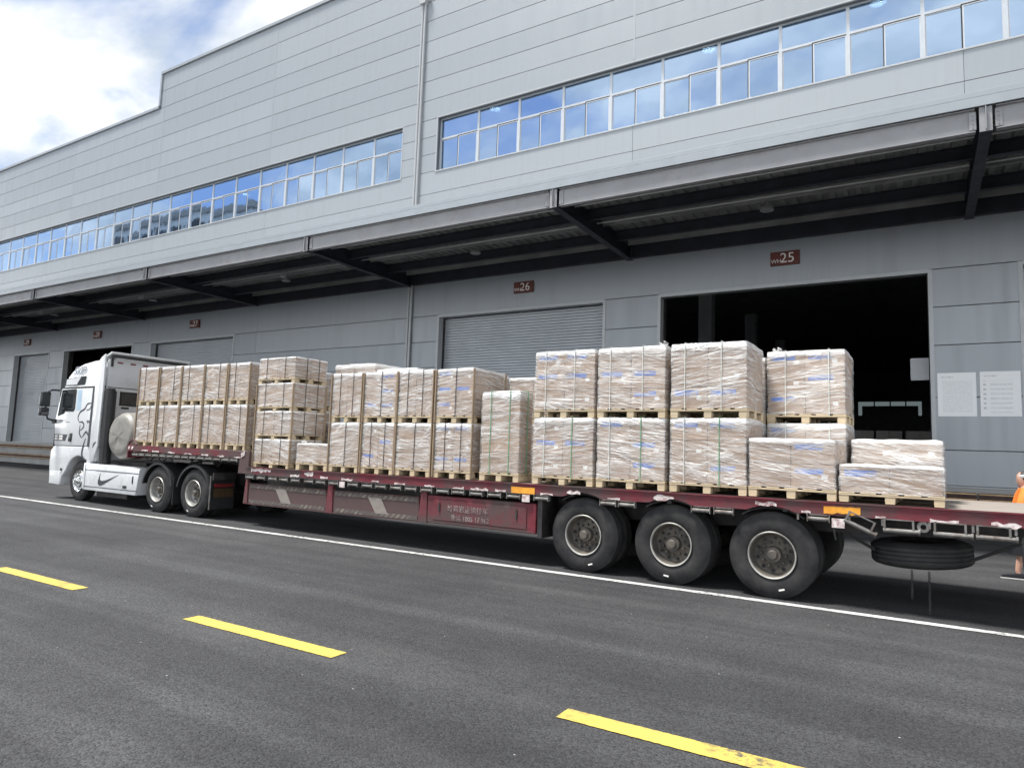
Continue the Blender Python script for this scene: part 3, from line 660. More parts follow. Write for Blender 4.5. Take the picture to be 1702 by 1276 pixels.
# deck planks
npl = 12; pw = WD/npl
for i in range(npl):
    y0 = i*pw; d = MB().prism([(XF, ztop(XF)+.0), (XB, ztop(XB)+.0), (XB, ztop(XB)-.045), (XF, ztop(XF)-.045)], 'y', y0+.006, y0+pw-.006)
    d.build('deck_plank', 'deck_wood', tr, bevel=.004, seg=1)
for y in (.75, 1.75):
    MB().prism([(XF-.3, 1.10), (XB, 1.17), (XB, .92), (-5.0, .72), (-11.0, .62), (XF-.3, .75)], 'y', y, y+.14).build('main_beam', 'chassis', tr)
for k in range(20):
    x = -12+k*.75; bx(x, x+.06, 0, WD, ztop(x)-.15, ztop(x)-.05).build('cross_member', 'chassis', tr)
# gooseneck
GF, GB, GZ = -16.82, -12.2, 1.535
for y0, y1 in ((-.035, -.005), (WD+.005, WD+.035)):
    MB().prism([(GF, GZ+.02), (GB, GZ-.01), (GB+.0, GZ-.155), (GF, GZ-.13)], 'y', y0, y1).build('side_rail', 'trailer_red', tr)
    MB().prism([(GB-.16, GZ-.01), (GB+.14, GZ-.01), (GB+.14, 1.06), (GB-.20, 1.06)], 'y', y0-.002, y1+.03).build('neck_plate', 'skirt_paint', tr, bevel=.005)
for i in range(npl):
    y0 = i*pw; MB().prism([(GF, GZ+.0), (GB, GZ-.0), (GB, GZ-.045), (GF, GZ-.045)], 'y', y0+.006, y0+pw-.006).build('deck_plank', 'deck_wood', tr)
bx(GB, GB+.03, .03, WD-.03, 1.16, GZ-.01).build('neck_riser', 'trailer_red', tr)
bx(GF-.03, GF, -.03, WD+.03, GZ-.30, GZ+.02).build('front_sill', 'trailer_red', tr)
for y in (.8, 1.7): MB().prism([(GF, GZ-.05), (GB+.1, GZ-.05), (GB+.1, 1.02), (-13.4, 1.18), (GF, 1.25)], 'y', y, y+.14).build('neck_beam', 'chassis', tr)
for k in range(7): bx(GF+.2+k*.62, GF+.26+k*.62, 0, WD, GZ-.17, GZ-.05).build('cross_member', 'chassis', tr)
MB().tube([(GF-.02, -.02, GZ), (GF+.06, -.02, GZ+.11), (GF+.22, -.02, GZ+.15), (GF+.35, -.02, GZ+.02)], .025, 8).build('grab_loop', 'trailer_red', tr, smooth=True)
for k in range(2): MB().lathe([(-.05, .0001), (-.05, .035), (-.036, .04)], (GF+.07+k*.14, 0, GZ-.055), 'y', 14).build('marker_lamp', 'sticker_white', tr, smooth=True)
MB().prism([(GB-.12, GZ-.06), (GB+.02, GZ+.02), (GB+.0, GZ-.10), (GB-.10, GZ-.15)], 'y', -.052, -.04).build('reflector', 'sticker_white', tr, bevel=.01)
# winches
wm = MB(); wm.tube([(-.12, -.03, -.055), (.12, -.03, -.055)], .026, 10)
for sx in (-.13, .115): wm.box(sx, sx+.012, -.055, .02, -.09, .0)
wm.box(-.10, .10, -.045, .0, -.012, .0)
WINCH = wm.mesh('strap_winch', 'steel_grey', smooth=True, ang=35)
def z7(x, y): return (380+x/3.152, 740+y/3.152)
for px, py in ((120, 165), (180, 168), (240, 172), (298, 176), (360, 182), (430, 188), (492, 194), (560, 198), (660, 205), (735, 212), (805, 220), (885, 226), (963, 232), (1045, 240), (1130, 248), (1210, 252), (1305, 260), (1400, 268), (1500, 276)):
    x, _ = L(*z7(px, py)); link('strap_winch', WINCH, tr, (x, 0, ztop(x)-.155))
for px in (860+130/3.152, 860+480/3.152, 860+578/3.152, 860+965/3.152, 860+1085/3.152, 860+1580/3.152):
    x, _ = L(px, 850+(px-900)*.05); link('strap_winch', WINCH, tr, (x, 0, ztop(x)-.155))
fm = MB(); fm.tube([(-.17, -.03, -.13), (.18, -.03, -.13)], .026, 10)
for sx in (-.165, .12): fm.box(sx, sx+.022, -.05, -.03, -.12, 0)
fm.box(-.165, .142, -.045, -.03, -.012, .0)
fm.lathe([(.18, .036), (.20, .036), (.20, .0001)], (0, -.03, -.13), 'x', 10)
FRAMEW = fm.mesh('strap_winch', 'steel_grey', smooth=True, ang=35)
for px, ry in ((1436, .42), (1496, 0), (1581, 0), (1653, 0), (1760, 0)):
    x, _ = L(px, 870); link('strap_winch', FRAMEW, tr, (x, 0, ztop(x)-.15), (0, ry, 0))
for px in (1327, 1412, 1467, 1545, 1617, 1688):
    x, _ = L(px, 870); bx(x-.012, x+.012, -.03, -.012, ztop(x)-.235, ztop(x)-.150).build('stake_tab', 'steel_grey', tr)
for k in range(14):   # hoses, valves and brackets below the neck
    x = GF+.35+k*.30; z = GZ-.16
    link('strap_winch', WINCH, tr, (x, .01, z+.0))
# stickers on the rail
def patch(pts, y, t, mat, nm):
    return MB().prism(pts, 'y', y-t, y).build(nm, mat, tr)
def scrap(px0, px1, py, h, mat='sticker_white'):
    x0, z0 = L(px0, py, -.04); x1, z1 = L(px1, py+(px1-px0)*.055, -.04)
    n = max(4, int((x1-x0)/.05)); up = []; lo = []
    for i in range(n+1):
        f = i/n; x = x0+(x1-x0)*f; z = z0+(z1-z0)*f
        up.append((x, z+h*(.5+random.uniform(-.45, .3)))); lo.append((x, z-h*(.5+random.uniform(-.45, .3))))
    patch(up+lo[::-1], -.038, .003, mat, 'torn_sticker')
def z2(x, y): return (400+x/3.404, 560+y/3.404)
def z3(x, y): return (860+x/3.404, 540+y/3.404)
def z4(x, y): return (1220+x/3.531, 540+y/3.531)
for a, b, y, h in ((60, 170, 750, .08), (280, 330, 785, .05), (360, 410, 772, .09), (450, 492, 796, .04), (570, 632, 805, .05), (740, 780, 815, .03), (870, 930, 828, .03), (1040, 1095, 840, .03), (1200, 1262, 853, .04), (1300, 1400, 862, .05), (1440, 1500, 866, .04)):
    scrap(z2(a, 0)[0], z2(b, 0)[0], z2(0, y)[1], h)
for a, b, y, h in ((130, 200, 955, .03), (280, 355, 945, .05), (510, 580, 980, .03), (770, 885, 975, .06)): scrap(z3(a, 0)[0], z3(b, 0)[0], z3(0, y)[1], h)
for a, b, y, h in ((125, 250, 1045, .045), (395, 450, 1095, .03), (830, 890, 1125, .02), (1150, 1320, 1148, .035), (1510, 1690, 1172, .05)): scrap(z4(a, 0)[0], z4(b, 0)[0], z4(0, y)[1], h)
for k, px in enumerate((240, 258, 284, 312, 340, 366, 394)): scrap(px-5, px+6, 748+k*1.9, .03)
def flat(px0, px1, pyt, pyb, mat, nm, y=-.038, wob=.012):
    x0, zt = L(px0, pyt, y); x1, _ = L(px1, pyt, y); _, zb = L(px0, pyb, y); n = 8
    sl_ = .05/13
    up = [(x0+(x1-x0)*i/n, zt+random.uniform(-wob, wob)*.4+sl_*(x1-x0)*i/n) for i in range(n+1)]; lo = [(x0+(x1-x0)*i/n, zb+random.uniform(-wob, wob)+sl_*(x1-x0)*i/n) for i in range(n+1)]
    return patch(up+lo[::-1], y, .004, mat, nm)
flat(850, 889, 808, 820, 'orange_paint', 'orange_marker'); flat(1369, 1430, 840, 852, 'orange_paint', 'orange_marker')
# small mud plates hung under the rail
for px, py in ((571.5, 805), (876.5, 828), (1394, 869)):
    x, z = L(px, py); bx(x-.07, x+.07, -.05, -.04, z-.055, z+.055).build('tag_plate', 'sticker_white', tr, bevel=.006)
# side guards and tool locker below the deck
def guard(x0, x1, z0a, z0b, z1a, z1b):
    p = MB().prism([(x0, z1a), (x1, z1b), (x1, z0b), (x0, z0a)], 'y', .012, .04).build('side_guard', 'skirt_paint', tr)
    for za, zb, h in ((z1a-.012, z1b-.012, .07), (z0a+.085, z0b+.085, .07)):
        MB().prism([(x0+.05, za), (x1-.02, zb), (x1-.02, zb-h), (x0+.05, za-h)], 'y', .004, .0115).build('hazard_tape', 'hazard_tape', p)
    MB().prism([(x0, z1a+.012), (x1, z1b+.012), (x1, z1b), (x0, z1a)], 'y', -.005, .05).build('guard_lip', 'skirt_paint', p)
    MB().prism([(x0, z0a), (x1, z0b), (x1, z0b-.012), (x0, z0a-.012)], 'y', -.005, .05).build('guard_lip', 'skirt_paint', p)
    return p
guard(-12.06, -9.72, .45, .46, .86, .86); guard(-9.52, -7.42, .46, .47, .86, .875)
for x0, x1, zb in ((-12.20, -12.06, .44), (-9.72, -9.52, .44), (-7.42, -7.22, .46)):
    MB().prism([(x0+.06, 1.02), (x1-.02, 1.02), (x1, zb), (x0, zb)], 'y', -.012, .06).build('guard_post', 'trailer_red', tr, bevel=.006, seg=1)
for x0, xs in ((-11.20, -.04), (-8.62, -.05)):
    MB().prism([(x0, .80), (x0+.32, .80), (x0+.50, .53), (x0+.20, .53)], 'y', .001, .004).build('paint_patch', 'patch_grey', tr)
tb = bx(-7.22, -5.08, .0, .55, .47, .93).build('tool_locker', 'trailer_red', tr, bevel=.012)
bx(-7.10, -5.24, -.014, -.001, .53, .86).build('locker_door', 'trailer_red', tb, bevel=.008)
bx(-7.20, -5.10, -.008, -.001, .485, .51).build('locker_lip', 'skirt_paint', tb)
for x in (-6.95, -5.42): bx(x-.015, x+.015, -.03, -.015, .68, .82).build('locker_latch', 'chassis', tb)
x, z = L(748, 849, -.02); link('lettering', text_mesh('岭司岩运输挂车', .118, 'faded_letter'), tb, (-6.78, -.018, .70), (R(90), 0, 0))
link('lettering', text_mesh('电话 1005 17 962', .105, 'faded_letter'), tb, (-6.70, -.018, .56), (R(90), 0, 0))
# hatch plate behind locker (dark)
bx(-5.06, -4.98, .02, .5, .42, 1.05).build('flap_holder', 'chassis', tr)
# slung spare tyre, its straps and chains
sp = tag(tempty('spare_tyre', -.05, .66, .68), 'spare tyre lying flat, slung by straps under the rear of the red trailer', 'tyre')
ty = link('tyre', TYRE, sp, (0, 0, 0), (R(-90), 0, 0)); ty.location = (0, 0, .14); ty.rotation_euler = (R(-92), R(0), 0)
link('rim', RIM, sp, (0, 0, -.13), (R(90), 0, 0))
sp.rotation_euler = (R(3), R(-3), tz)
for a in (((-.95, -.02, 1.02), (-.80, .10, .88), (-.52, .30, .70)), ((.98, -.02, 1.0), (.86, .02, .92), (.46, .30, .68))):
    MB().tube(a, .020, 6).build('tie_strap', 'strap_black', tr)
MB().ribbon([(.90, 1.0), (.91, .75), (.95, .40)], [.02, .05, .06], -.01).build('strap_tail', 'strap_black', tr)
MB().ribbon([(-.93, .98), (-.90, .80)], [.03, .012], -.01).build('strap_tail', 'strap_black', tr)
MB().tube([(.96, .0, .96), (1.02, .0, .90), (1.0, .0, .84), (.95, .0, .88), (.97, 0, .94)], .03, 6).build('strap_bundle', 'strap_black', tr, smooth=True)
lk = MB()
lk.lathe([(-.006, .011), (0, .015), (.006, .011), (0, .007)], n=8, close=True)
for v in range(len(lk.v)): lk.v[v] = (lk.v[v][0], lk.v[v][1], lk.v[v][2]*1.5)
LINK = lk.mesh('chain_link', 'black_plastic')
for x, n_, z0 in ((-.13, 13, .50), (.04, 19, .50)):
    for k in range(n_): link('chain_link', LINK, tr, (x+.002*math.sin(k), .16, z0-.024*k), (0, 0, R(90)*(k % 2)))
MB().lathe([(-.02, .03), (-.02, .062), (.0, .066), (.02, .062), (.02, .03)], (.0, 0, 1.03), 'y', 18, close=True).build('tow_ring', 'steel_grey', tr, smooth=True)

# ================================================================== TRACTOR
tk = tag(tempty('truck_tractor', 0, 0, 0), 'white high-roof truck tractor with lion line drawing on its door, coupled to the trailer', 'truck')
CW0, CW1 = .06, 2.50; FX = -19.45
arch = [(FX+.69*math.cos(a), WRAD+.66*math.sin(a)) for a in [math.pi*(1.0-k/14*.86) for k in range(15)]]
low = [(-20.98, .40), (-20.36, .39), (-20.30, .60)]+arch[2:]+[(-18.86, 1.06), (-18.60, 1.08), (-18.52, 1.40), (-18.52, 1.46), (-20.88, 1.43), (-21.04, 1.30), (-21.07, 1.0)]
MB().prism(low, 'y', CW0, CW1).build('fender', 'cab_white', tk, smooth=True, bevel=.035, seg=3)
up = [(-20.90, 1.435), (-21.02, 2.10), (-20.76, 3.04), (-18.52, 3.04), (-18.52, 1.465)]
cabo = MB().prism(up, 'y', CW0+.01, CW1-.01).build('cab', 'cab_white', tk, smooth=True, bevel=.05, seg=3)
# tapering high roof, lofted
rings = [(3.075, -20.75, -18.52, 0), (3.22, -20.70, -18.50, .005), (3.37, -20.59, -18.48, .02), (3.50, -20.44, -18.47, .035), (3.61, -20.26, -18.46, .06), (3.71, -19.98, -18.45, .10), (3.79, -19.55, -18.44, .17), (3.84, -18.9, -18.43, .26)]
rb = MB(); vs = []; nn = 0
for z, xf, xr, ins in rings:
    y0, y1 = CW0+.01+ins, CW1-.01-ins; r_ = .16
    ring = [(xr, y0), (xf+r_, y0), (xf+.05, y0+.06), (xf, y0+r_), (xf-.03, (y0+y1)/2), (xf, y1-r_), (xf+.05, y1-.06), (xf+r_, y1), (xr, y1)]
    nn = len(ring); vs += [(p[0], p[1], z) for p in ring]
fs = [(i*nn+k, i*nn+(k+1) % nn, (i+1)*nn+(k+1) % nn, (i+1)*nn+k) for i in range(len(rings)-1) for k in range(nn)]
fs += [tuple(range(nn)), tuple((len(rings)-1)*nn+k for k in range(nn))]
rb.add(vs, fs); roof = rb.build('high_roof', 'cab_white', tk, smooth=True, ang=38)
bx(-20.74, -18.55, CW0+.018, CW1-.02, 3.042, 3.073).build('roof_seam', 'black_gloss', tk)
# rear roof lip and side deflector
lip = MB().prism([(-18.78, 3.80), (-18.30, 3.98), (-18.26, 3.975), (-18.28, 3.93), (-18.72, 3.76)], 'y', CW0+.04, 2.30).build('roof_lip', 'cab_white', tk, smooth=True, bevel=.012)
bx(-18.60, -18.29, CW0+.10, 2.26, 3.86, 3.90).build('lip_underside', 'black_plastic', lip)
MB().prism([(-18.84, 1.46), (-18.84, 3.06), (-18.78, 3.72), (-18.62, 3.84), (-18.45, 3.92), (-18.43, 3.0), (-18.45, 1.5), (-18.60, 1.10), (-18.80, 1.10)], 'y', CW0-.035, CW0+.012).build('side_deflector', 'cab_white', tk, smooth=True, bevel=.012)
MB().prism([(-19.0, 1.46), (-18.87, 1.46), (-18.86, 3.04), (-18.97, 3.04)], 'y', CW0-.022, CW0+.02).build('door_seal', 'decal_dark', tk)
# rear wall
rw = bx(-18.50, -18.40, CW0+.06, CW1-.04, 1.12, 3.80).build('rear_wall', 'cab_rear', tk, bevel=.03, smooth=True)
bx(-18.398, -18.39, CW0+.06, CW1-.06, 3.035, 3.05).build('rear_seam', 'chassis', rw)
bx(-18.402, -18.392, .46, .96, 2.57, 2.95).build('window_rubber', 'black_plastic', rw, bevel=.03, seg=3)
bx(-18.395, -18.384, .50, .92, 2.61, 2.91).build('rear_window', 'cab_glass', rw, bevel=.02, seg=3)
bx(-18.40, -18.385, .52, .72, 2.49, 2.54).build('rear_vent', 'black_plastic', rw)
for k in range(5): bx(-18.398, -18.39, .33+k*.34, .47+k*.34, 3.695, 3.735).build('red_marker', 'red_lens', rw)
bx(-18.398, -18.36, .16, .21, 3.60, 3.84).build('lip_stay', 'black_plastic', rw)
MB().tube([(-18.30, .17, 1.05), (-18.30, .17, 3.0)], .11, 14).build('air_intake', 'black_plastic', tk, smooth=True)
bx(-18.42, -18.22, .07, .30, 1.0, 2.95).build('intake_box', 'black_plastic', tk, bevel=.03)
# door, windows
def side(pts, y0, y1, mat, nm, par=tk, bevel=0):
    return MB().prism(pts, 'y', y0, y1).build(nm, mat, par, bevel=bevel, smooth=bool(bevel))
YS = CW0+.008
door = side([(-20.86, 1.47), (-20.96, 2.1), (-20.90, 2.28), (-20.72, 3.02), (-18.99, 3.02), (-18.99, 1.47)], YS-.012, YS+.002, 'cab_white', 'door', bevel=.005)
side([(-20.79, 2.29), (-20.49, 2.36), (-20.42, 2.42), (-19.97, 2.42), (-19.92, 2.48), (-19.90, 2.98), (-19.98, 3.0), (-20.66, 2.98)], YS-.016, YS-.0125, 'cab_glass', 'door_window', door)
side([(-20.83, 2.26), (-20.47, 2.33), (-20.40, 2.39), (-19.94, 2.39), (-19.87, 2.46), (-19.86, 2.99), (-19.92, 3.015), (-20.70, 3.0)], YS-.0145, YS-.0122, 'black_plastic', 'window_rubber', door)
side([(-19.80, 2.43), (-19.55, 2.43), (-19.56, 2.98), (-19.80, 2.99)], YS-.0145, YS-.0122, 'decal_blue', 'side_decal', door)
side([(-20.08, 1.58), (-19.90, 1.56), (-19.88, 1.80), (-20.05, 1.79)], YS-.03, YS-.013, 'black_gloss', 'door_handle', door, .008)
side([(-20.88, 1.58), (-20.25, 1.58), (-20.16, 1.76), (-20.92, 1.76)], YS-.0150, YS-.0122, 'decal_dark', 'side_decal', door)
for x0, x1 in ((-20.86, -20.70), (-20.64, -20.42)):
    for z0, z1 in ((1.605, 1.66), (1.68, 1.735)): side([(x0, z0), (x1, z0), (x1, z1), (x0, z1)], YS-.0165, YS-.0152, 'letter_white', 'side_decal', door)
side([(-20.70, 2.10), (-20.50, 2.10), (-20.50, 2.17), (-20.70, 2.17)], YS-.0150, YS-.0122, 'decal_grey', 'side_decal', door)
side([(-20.36, 2.095), (-20.10, 2.095), (-20.10, 2.115), (-20.36, 2.115)], YS-.0150, YS-.0122, 'decal_grey', 'side_decal', door)
rwn = side([(-20.62, 3.12), (-19.52, 3.12), (-19.47, 3.17), (-19.47, 3.36), (-20.56, 3.30)], YS-.006, YS+.03, 'cab_glass', 'roof_window', tk)
side([(-20.52, 3.135), (-19.92, 3.135), (-19.72, 3.335), (-20.50, 3.29)], YS-.010, YS-.0065, 'cab_white', 'window_shade', rwn)
link('lettering', text_mesh('SVIP', .34, 'decal_grey', .35, .004), tk, (-20.20, CW0+.008, 3.41), (R(84), 0, 0))
# lion line drawing
def z8(x, y): return (60+x/4.725, 580+y/4.725)
def stroke(pts, w, par=tk):
    q = [L(*z8(*p), CW0-.01) for p in pts]; P_ = []
    for i in range(len(q)-1):
        p0 = q[max(i-1, 0)]; p1 = q[i]; p2 = q[i+1]; p3 = q[min(i+2, len(q)-1)]
        for k in range(5):
            t = k/5; P_.append(tuple(.5*((2*p1[d])+(-p0[d]+p2[d])*t+(2*p0[d]-5*p1[d]+4*p2[d]-p3[d])*t*t+(-p0[d]+3*p1[d]-3*p2[d]+p3[d])*t**3) for d in (0, 1)))
    P_.append(q[-1]); n = len(P_)
    ws = [w*(.35+.65*math.sin(math.pi*min(1, (i+1)/n))) for i in range(n)]
    MB().ribbon(P_, ws, YS-.013, .003).build('line_decal', 'decal_dark', par)
for pts, w in (([(440, 425), (405, 430), (380, 470), (345, 495), (328, 540), (338, 575)], .05), ([(338, 575), (362, 572), (374, 600), (360, 625), (342, 640)], .05),
               ([(345, 595), (338, 650), (345, 680), (358, 697)], .05), ([(362, 690), (392, 650), (410, 690)], .06), ([(398, 560), (405, 580)], .05), ([(410, 560), (416, 578)], .05),
               ([(388, 700), (368, 760), (356, 820), (368, 855), (395, 875)], .07), ([(395, 480), (420, 470), (432, 440)], .03)):
    stroke(pts, w, door)
MB().ribbon([L(*z8(472, 728), .03), L(*z8(455, 745), .03), L(*z8(445, 775), .03)], [.02, .07, .02], CW0-.036, .003).build('line_decal', 'decal_dark', tk)
# windscreen and grille on the front face (turned away from here)
MB().prism([(-21.025, 2.16), (-20.80, 2.98), (-20.76, 2.97), (-20.98, 2.15)], 'y', CW0+.12, CW1-.12).build('windscreen', 'cab_glass', tk)
bx(-21.06, -20.94, CW0+.3, CW1-.3, 1.0, 1.9).build('grille', 'black_plastic', tk, bevel=.02)
for y in (CW0+.10, CW1-.40): bx(-21.09, -20.99, y, y+.30, .80, 1.0).build('headlight', 'chrome', tk, bevel=.03)
# mirrors
mr = MB().tube([(-20.72, .02, 2.99), (-20.86, -.12, 2.99), (-20.95, -.20, 2.93), (-20.98, -.21, 2.40), (-20.95, -.14, 2.18), (-20.93, .02, 2.13)], .028, 8).build('mirror_arm', 'black_gloss', tk, smooth=True)
bx(-21.05, -20.91, -.36, -.12, 2.52, 2.93).build('mirror_housing', 'black_gloss', mr, smooth=True, bevel=.04, seg=3)
bx(-21.05, -20.91, -.36, -.13, 2.26, 2.49).build('mirror_housing', 'black_gloss', mr, smooth=True, bevel=.04, seg=3)
bx(-20.905, -20.90, -.33, -.15, 2.57, 2.88).build('mirror_glass', 'cab_glass', mr); bx(-20.905, -20.90, -.33, -.16, 2.29, 2.46).build('mirror_glass', 'cab_glass', mr)
bx(-21.0, -20.86, -.02, .06, 2.06, 2.18).build('mirror_foot', 'black_gloss', mr, bevel=.02)
bx(-20.99, -20.94, CW0+.02, CW0+.06, 1.42, 2.05).build('corner_vane', 'black_plastic', tk)
# steps and side skirt
side([(-20.97, .39), (-20.36, .38), (-20.38, .74), (-20.94, .74)], CW0-.012, CW0+.2, 'cab_white', 'bumper_corner', tk, .02)
bx(-20.36, -20.28, CW0-.02, CW0+.02, .77, .83).build('side_lamp', 'black_gloss', tk)
sk = side([(-19.04, 1.03), (-16.32, .985), (-16.44, .33), (-18.92, .33), (-19.08, .36)], .03, .60, 'cab_white', 'side_skirt', tk, .02)
for za, zb in ((.865, .868), (.435, .445)): side([(-18.92, za), (-16.36, zb), (-16.36, zb-.018), (-18.92, za-.018)], .024, .031, 'decal_dark', 'skirt_groove', sk)
side([(-18.95, .36), (-18.925, .36), (-18.925, 1.0), (-18.95, 1.0)], .024, .031, 'decal_grey', 'skirt_groove', sk)
def bez(p0, p1, p2, p3, n=12): return [tuple((1-t)**3*a+3*(1-t)**2*t*b+3*(1-t)*t*t*c_+t**3*d for a, b, c_, d in zip(p0, p1, p2, p3)) for t in [k/n for k in range(n+1)]]
swo = bez((-18.14, .80), (-18.34, .50), (-18.22, .42), (-17.95, .52))+bez((-17.95, .52), (-17.7, .62), (-17.5, .70), (-17.27, .795))[1:]+bez((-17.27, .795), (-17.6, .69), (-17.8, .635), (-17.98, .61))[1:]+bez((-17.98, .61), (-18.12, .585), (-18.20, .62), (-18.14, .80))[1:-1]
side(swo, .024, .0298, 'decal_dark', 'swoosh_decal', sk)
link('lettering', text_mesh('LT', .10, 'decal_grey', 0, .001), sk, (-17.22, .0285, .475), (R(90), 0, 0))
side([(-17.02, .47), (-16.85, .47), (-16.85, .54), (-17.02, .54)], .02, .0298, 'black_plastic', 'skirt_step', sk)
side([(-16.62, .62), (-16.57, .60), (-16.57, .80), (-16.62, .78)], .02, .0298, 'black_gloss', 'skirt_latch', sk, .004)
bx(-18.7, -17.2, .25, .8, .18, .34).build('under_box', 'chassis', tk)
# chassis
for y in (.86, 1.62): bx(-20.6, -13.5, y, y+.09, .72, 1.02).build('chassis_rail', 'chassis', tk)
bx(-18.2, -16.3, .40, 2.2, .55, 1.03).build('chassis_block', 'chassis', tk, bevel=.03)
bx(-15.6, -14.2, .75, 1.85, 1.02, 1.20).build('fifth_wheel', 'chassis', tk, bevel=.04)
bx(-18.2, -16.9, .5, 2.0, 1.03, 1.10).build('catwalk', 'chassis', tk)
DX = [-14.05, -15.50]
for x in DX:
    wheel(tk, x, .03, style='bright'); wheel(tk, x, 2.53, True, 'bright')
    MB().tube([(x, .3, WRAD), (x, 2.3, WRAD)], .09, 12).build('axle', 'chassis', tk)
    a = [math.pi*(.06+.88*k/20) for k in range(21)]
    poly = [(x+.66*math.cos(t), WRAD+.64*math.sin(t)) for t in a]+[(x+.625*math.cos(t), WRAD+.605*math.sin(t)) for t in reversed(a)]
    MB().prism(poly, 'y', .01, .66).build('mudguard', 'black_plastic', tk, smooth=True)
    poly = [(x+.64*math.cos(t), WRAD+.62*math.sin(t)) for t in a]+[(x+.60*math.cos(t), WRAD+.58*math.sin(t)) for t in reversed(a)]
    MB().prism(poly, 'y', .0, .02).build('mudguard_edge', 'black_plastic', tk, smooth=True)
wheel(tk, FX, .12, style='front', dual=False); wheel(tk, FX, 2.44, True, 'front', False)
for x in (-13.42, -14.86):
    bx(x, x+.02, .03, .62, .22, .85).build('mud_flap', 'black_plastic', tk)
bx(-13.41, -13.36, .06, .62, .86, 1.02).build('flap_bracket', 'chassis', tk)
bx(-13.398, -13.36, .10, .56, .70, .78).build('tail_lamp', 'red_lens', tk, bevel=.01)
bx(-13.399, -13.385, .10, .58, .48, .67).build('rear_plate', 'plate_brown', tk)
MB().tube([(-13.39, .01, .22), (-13.39, .01, .95)], .016, 8).build('flap_rod', 'steel_grey', tk)
MB().tube([(-17.9, .55, 1.25), (-17.3, .7, 1.5), (-16.9, .8, 1.35)], .02, 6).build('air_hose', 'black_plastic', tk)
for k in range(6): MB().tube([(-16.5+k*.55, .2, 1.36), (-16.4+k*.55, .25, 1.2), (-16.2+k*.55, .2, 1.16), (-16.0+k*.55, .22, 1.34)], .014, 6).build('air_hose', 'black_plastic', tk)
bx(-15.05, -14.35, .1, .16, 1.20, 1.27).build('guard_bracket', 'steel_grey', tk, bevel=.01); bx(-13.9, -13.5, .1, .16, 1.20, 1.25).build('guard_bracket', 'steel_grey', tk, bevel=.01)

# tarp-wrapped spare wheels standing behind the cab
def blob(nm, cx_, cy_, cz_, ax_, rad, wid, seed):
    b = MB(); prof = [(-wid/2, .0001), (-wid/2, rad*.55), (-wid/2+.02, rad*.85), (-wid*.3, rad*.975), (0, rad), (wid*.3, rad*.975), (wid/2-.02, rad*.85), (wid/2, rad*.55), (wid/2, .0001)]
    pp_ = []
    for (a0, r0), (a1, r1) in zip(prof[:-1], prof[1:]):
        for k in range(3): pp_.append((a0+(a1-a0)*k/3, r0+(r1-r0)*k/3))
    pp_.append(prof[-1]); b.lathe(pp_, ax='y', n=44)
    for i, v in enumerate(b.v):
        v = Vector(v); n_ = noise.noise(Vector((v.x*3+seed, v.y*5, v.z*5)))*.04+noise.noise(Vector((v.x*9+seed, v.y*14, v.z*14)))*.022+abs(noise.noise(Vector((v.x*4+seed, v.y*3, v.z*22))))*.02
        q = v*(1+n_); b.v[i] = (q.x, q.y+n_*.9, q.z)
    r_ = tag(tempty(nm, cx_, cy_, cz_), 'spare wheel wrapped in grey tarpaulin standing between cab and trailer', 'spare wheel')
    b.build('tarpaulin', 'tarp_grey', r_, smooth=True, ang=80)
    MB().tube([(-rad*1.0*math.cos(t), wid*.1, rad*1.0*math.sin(t)) for t in [2*math.pi*k/24 for k in range(25)]], .012, 6).build('tie_cord', 'strap_black', r_)
    return r_
blob('wrapped_spare_wheel', L(199, 724, .12)[0], .40, 1.77, 'y', .60, .62, 3.)

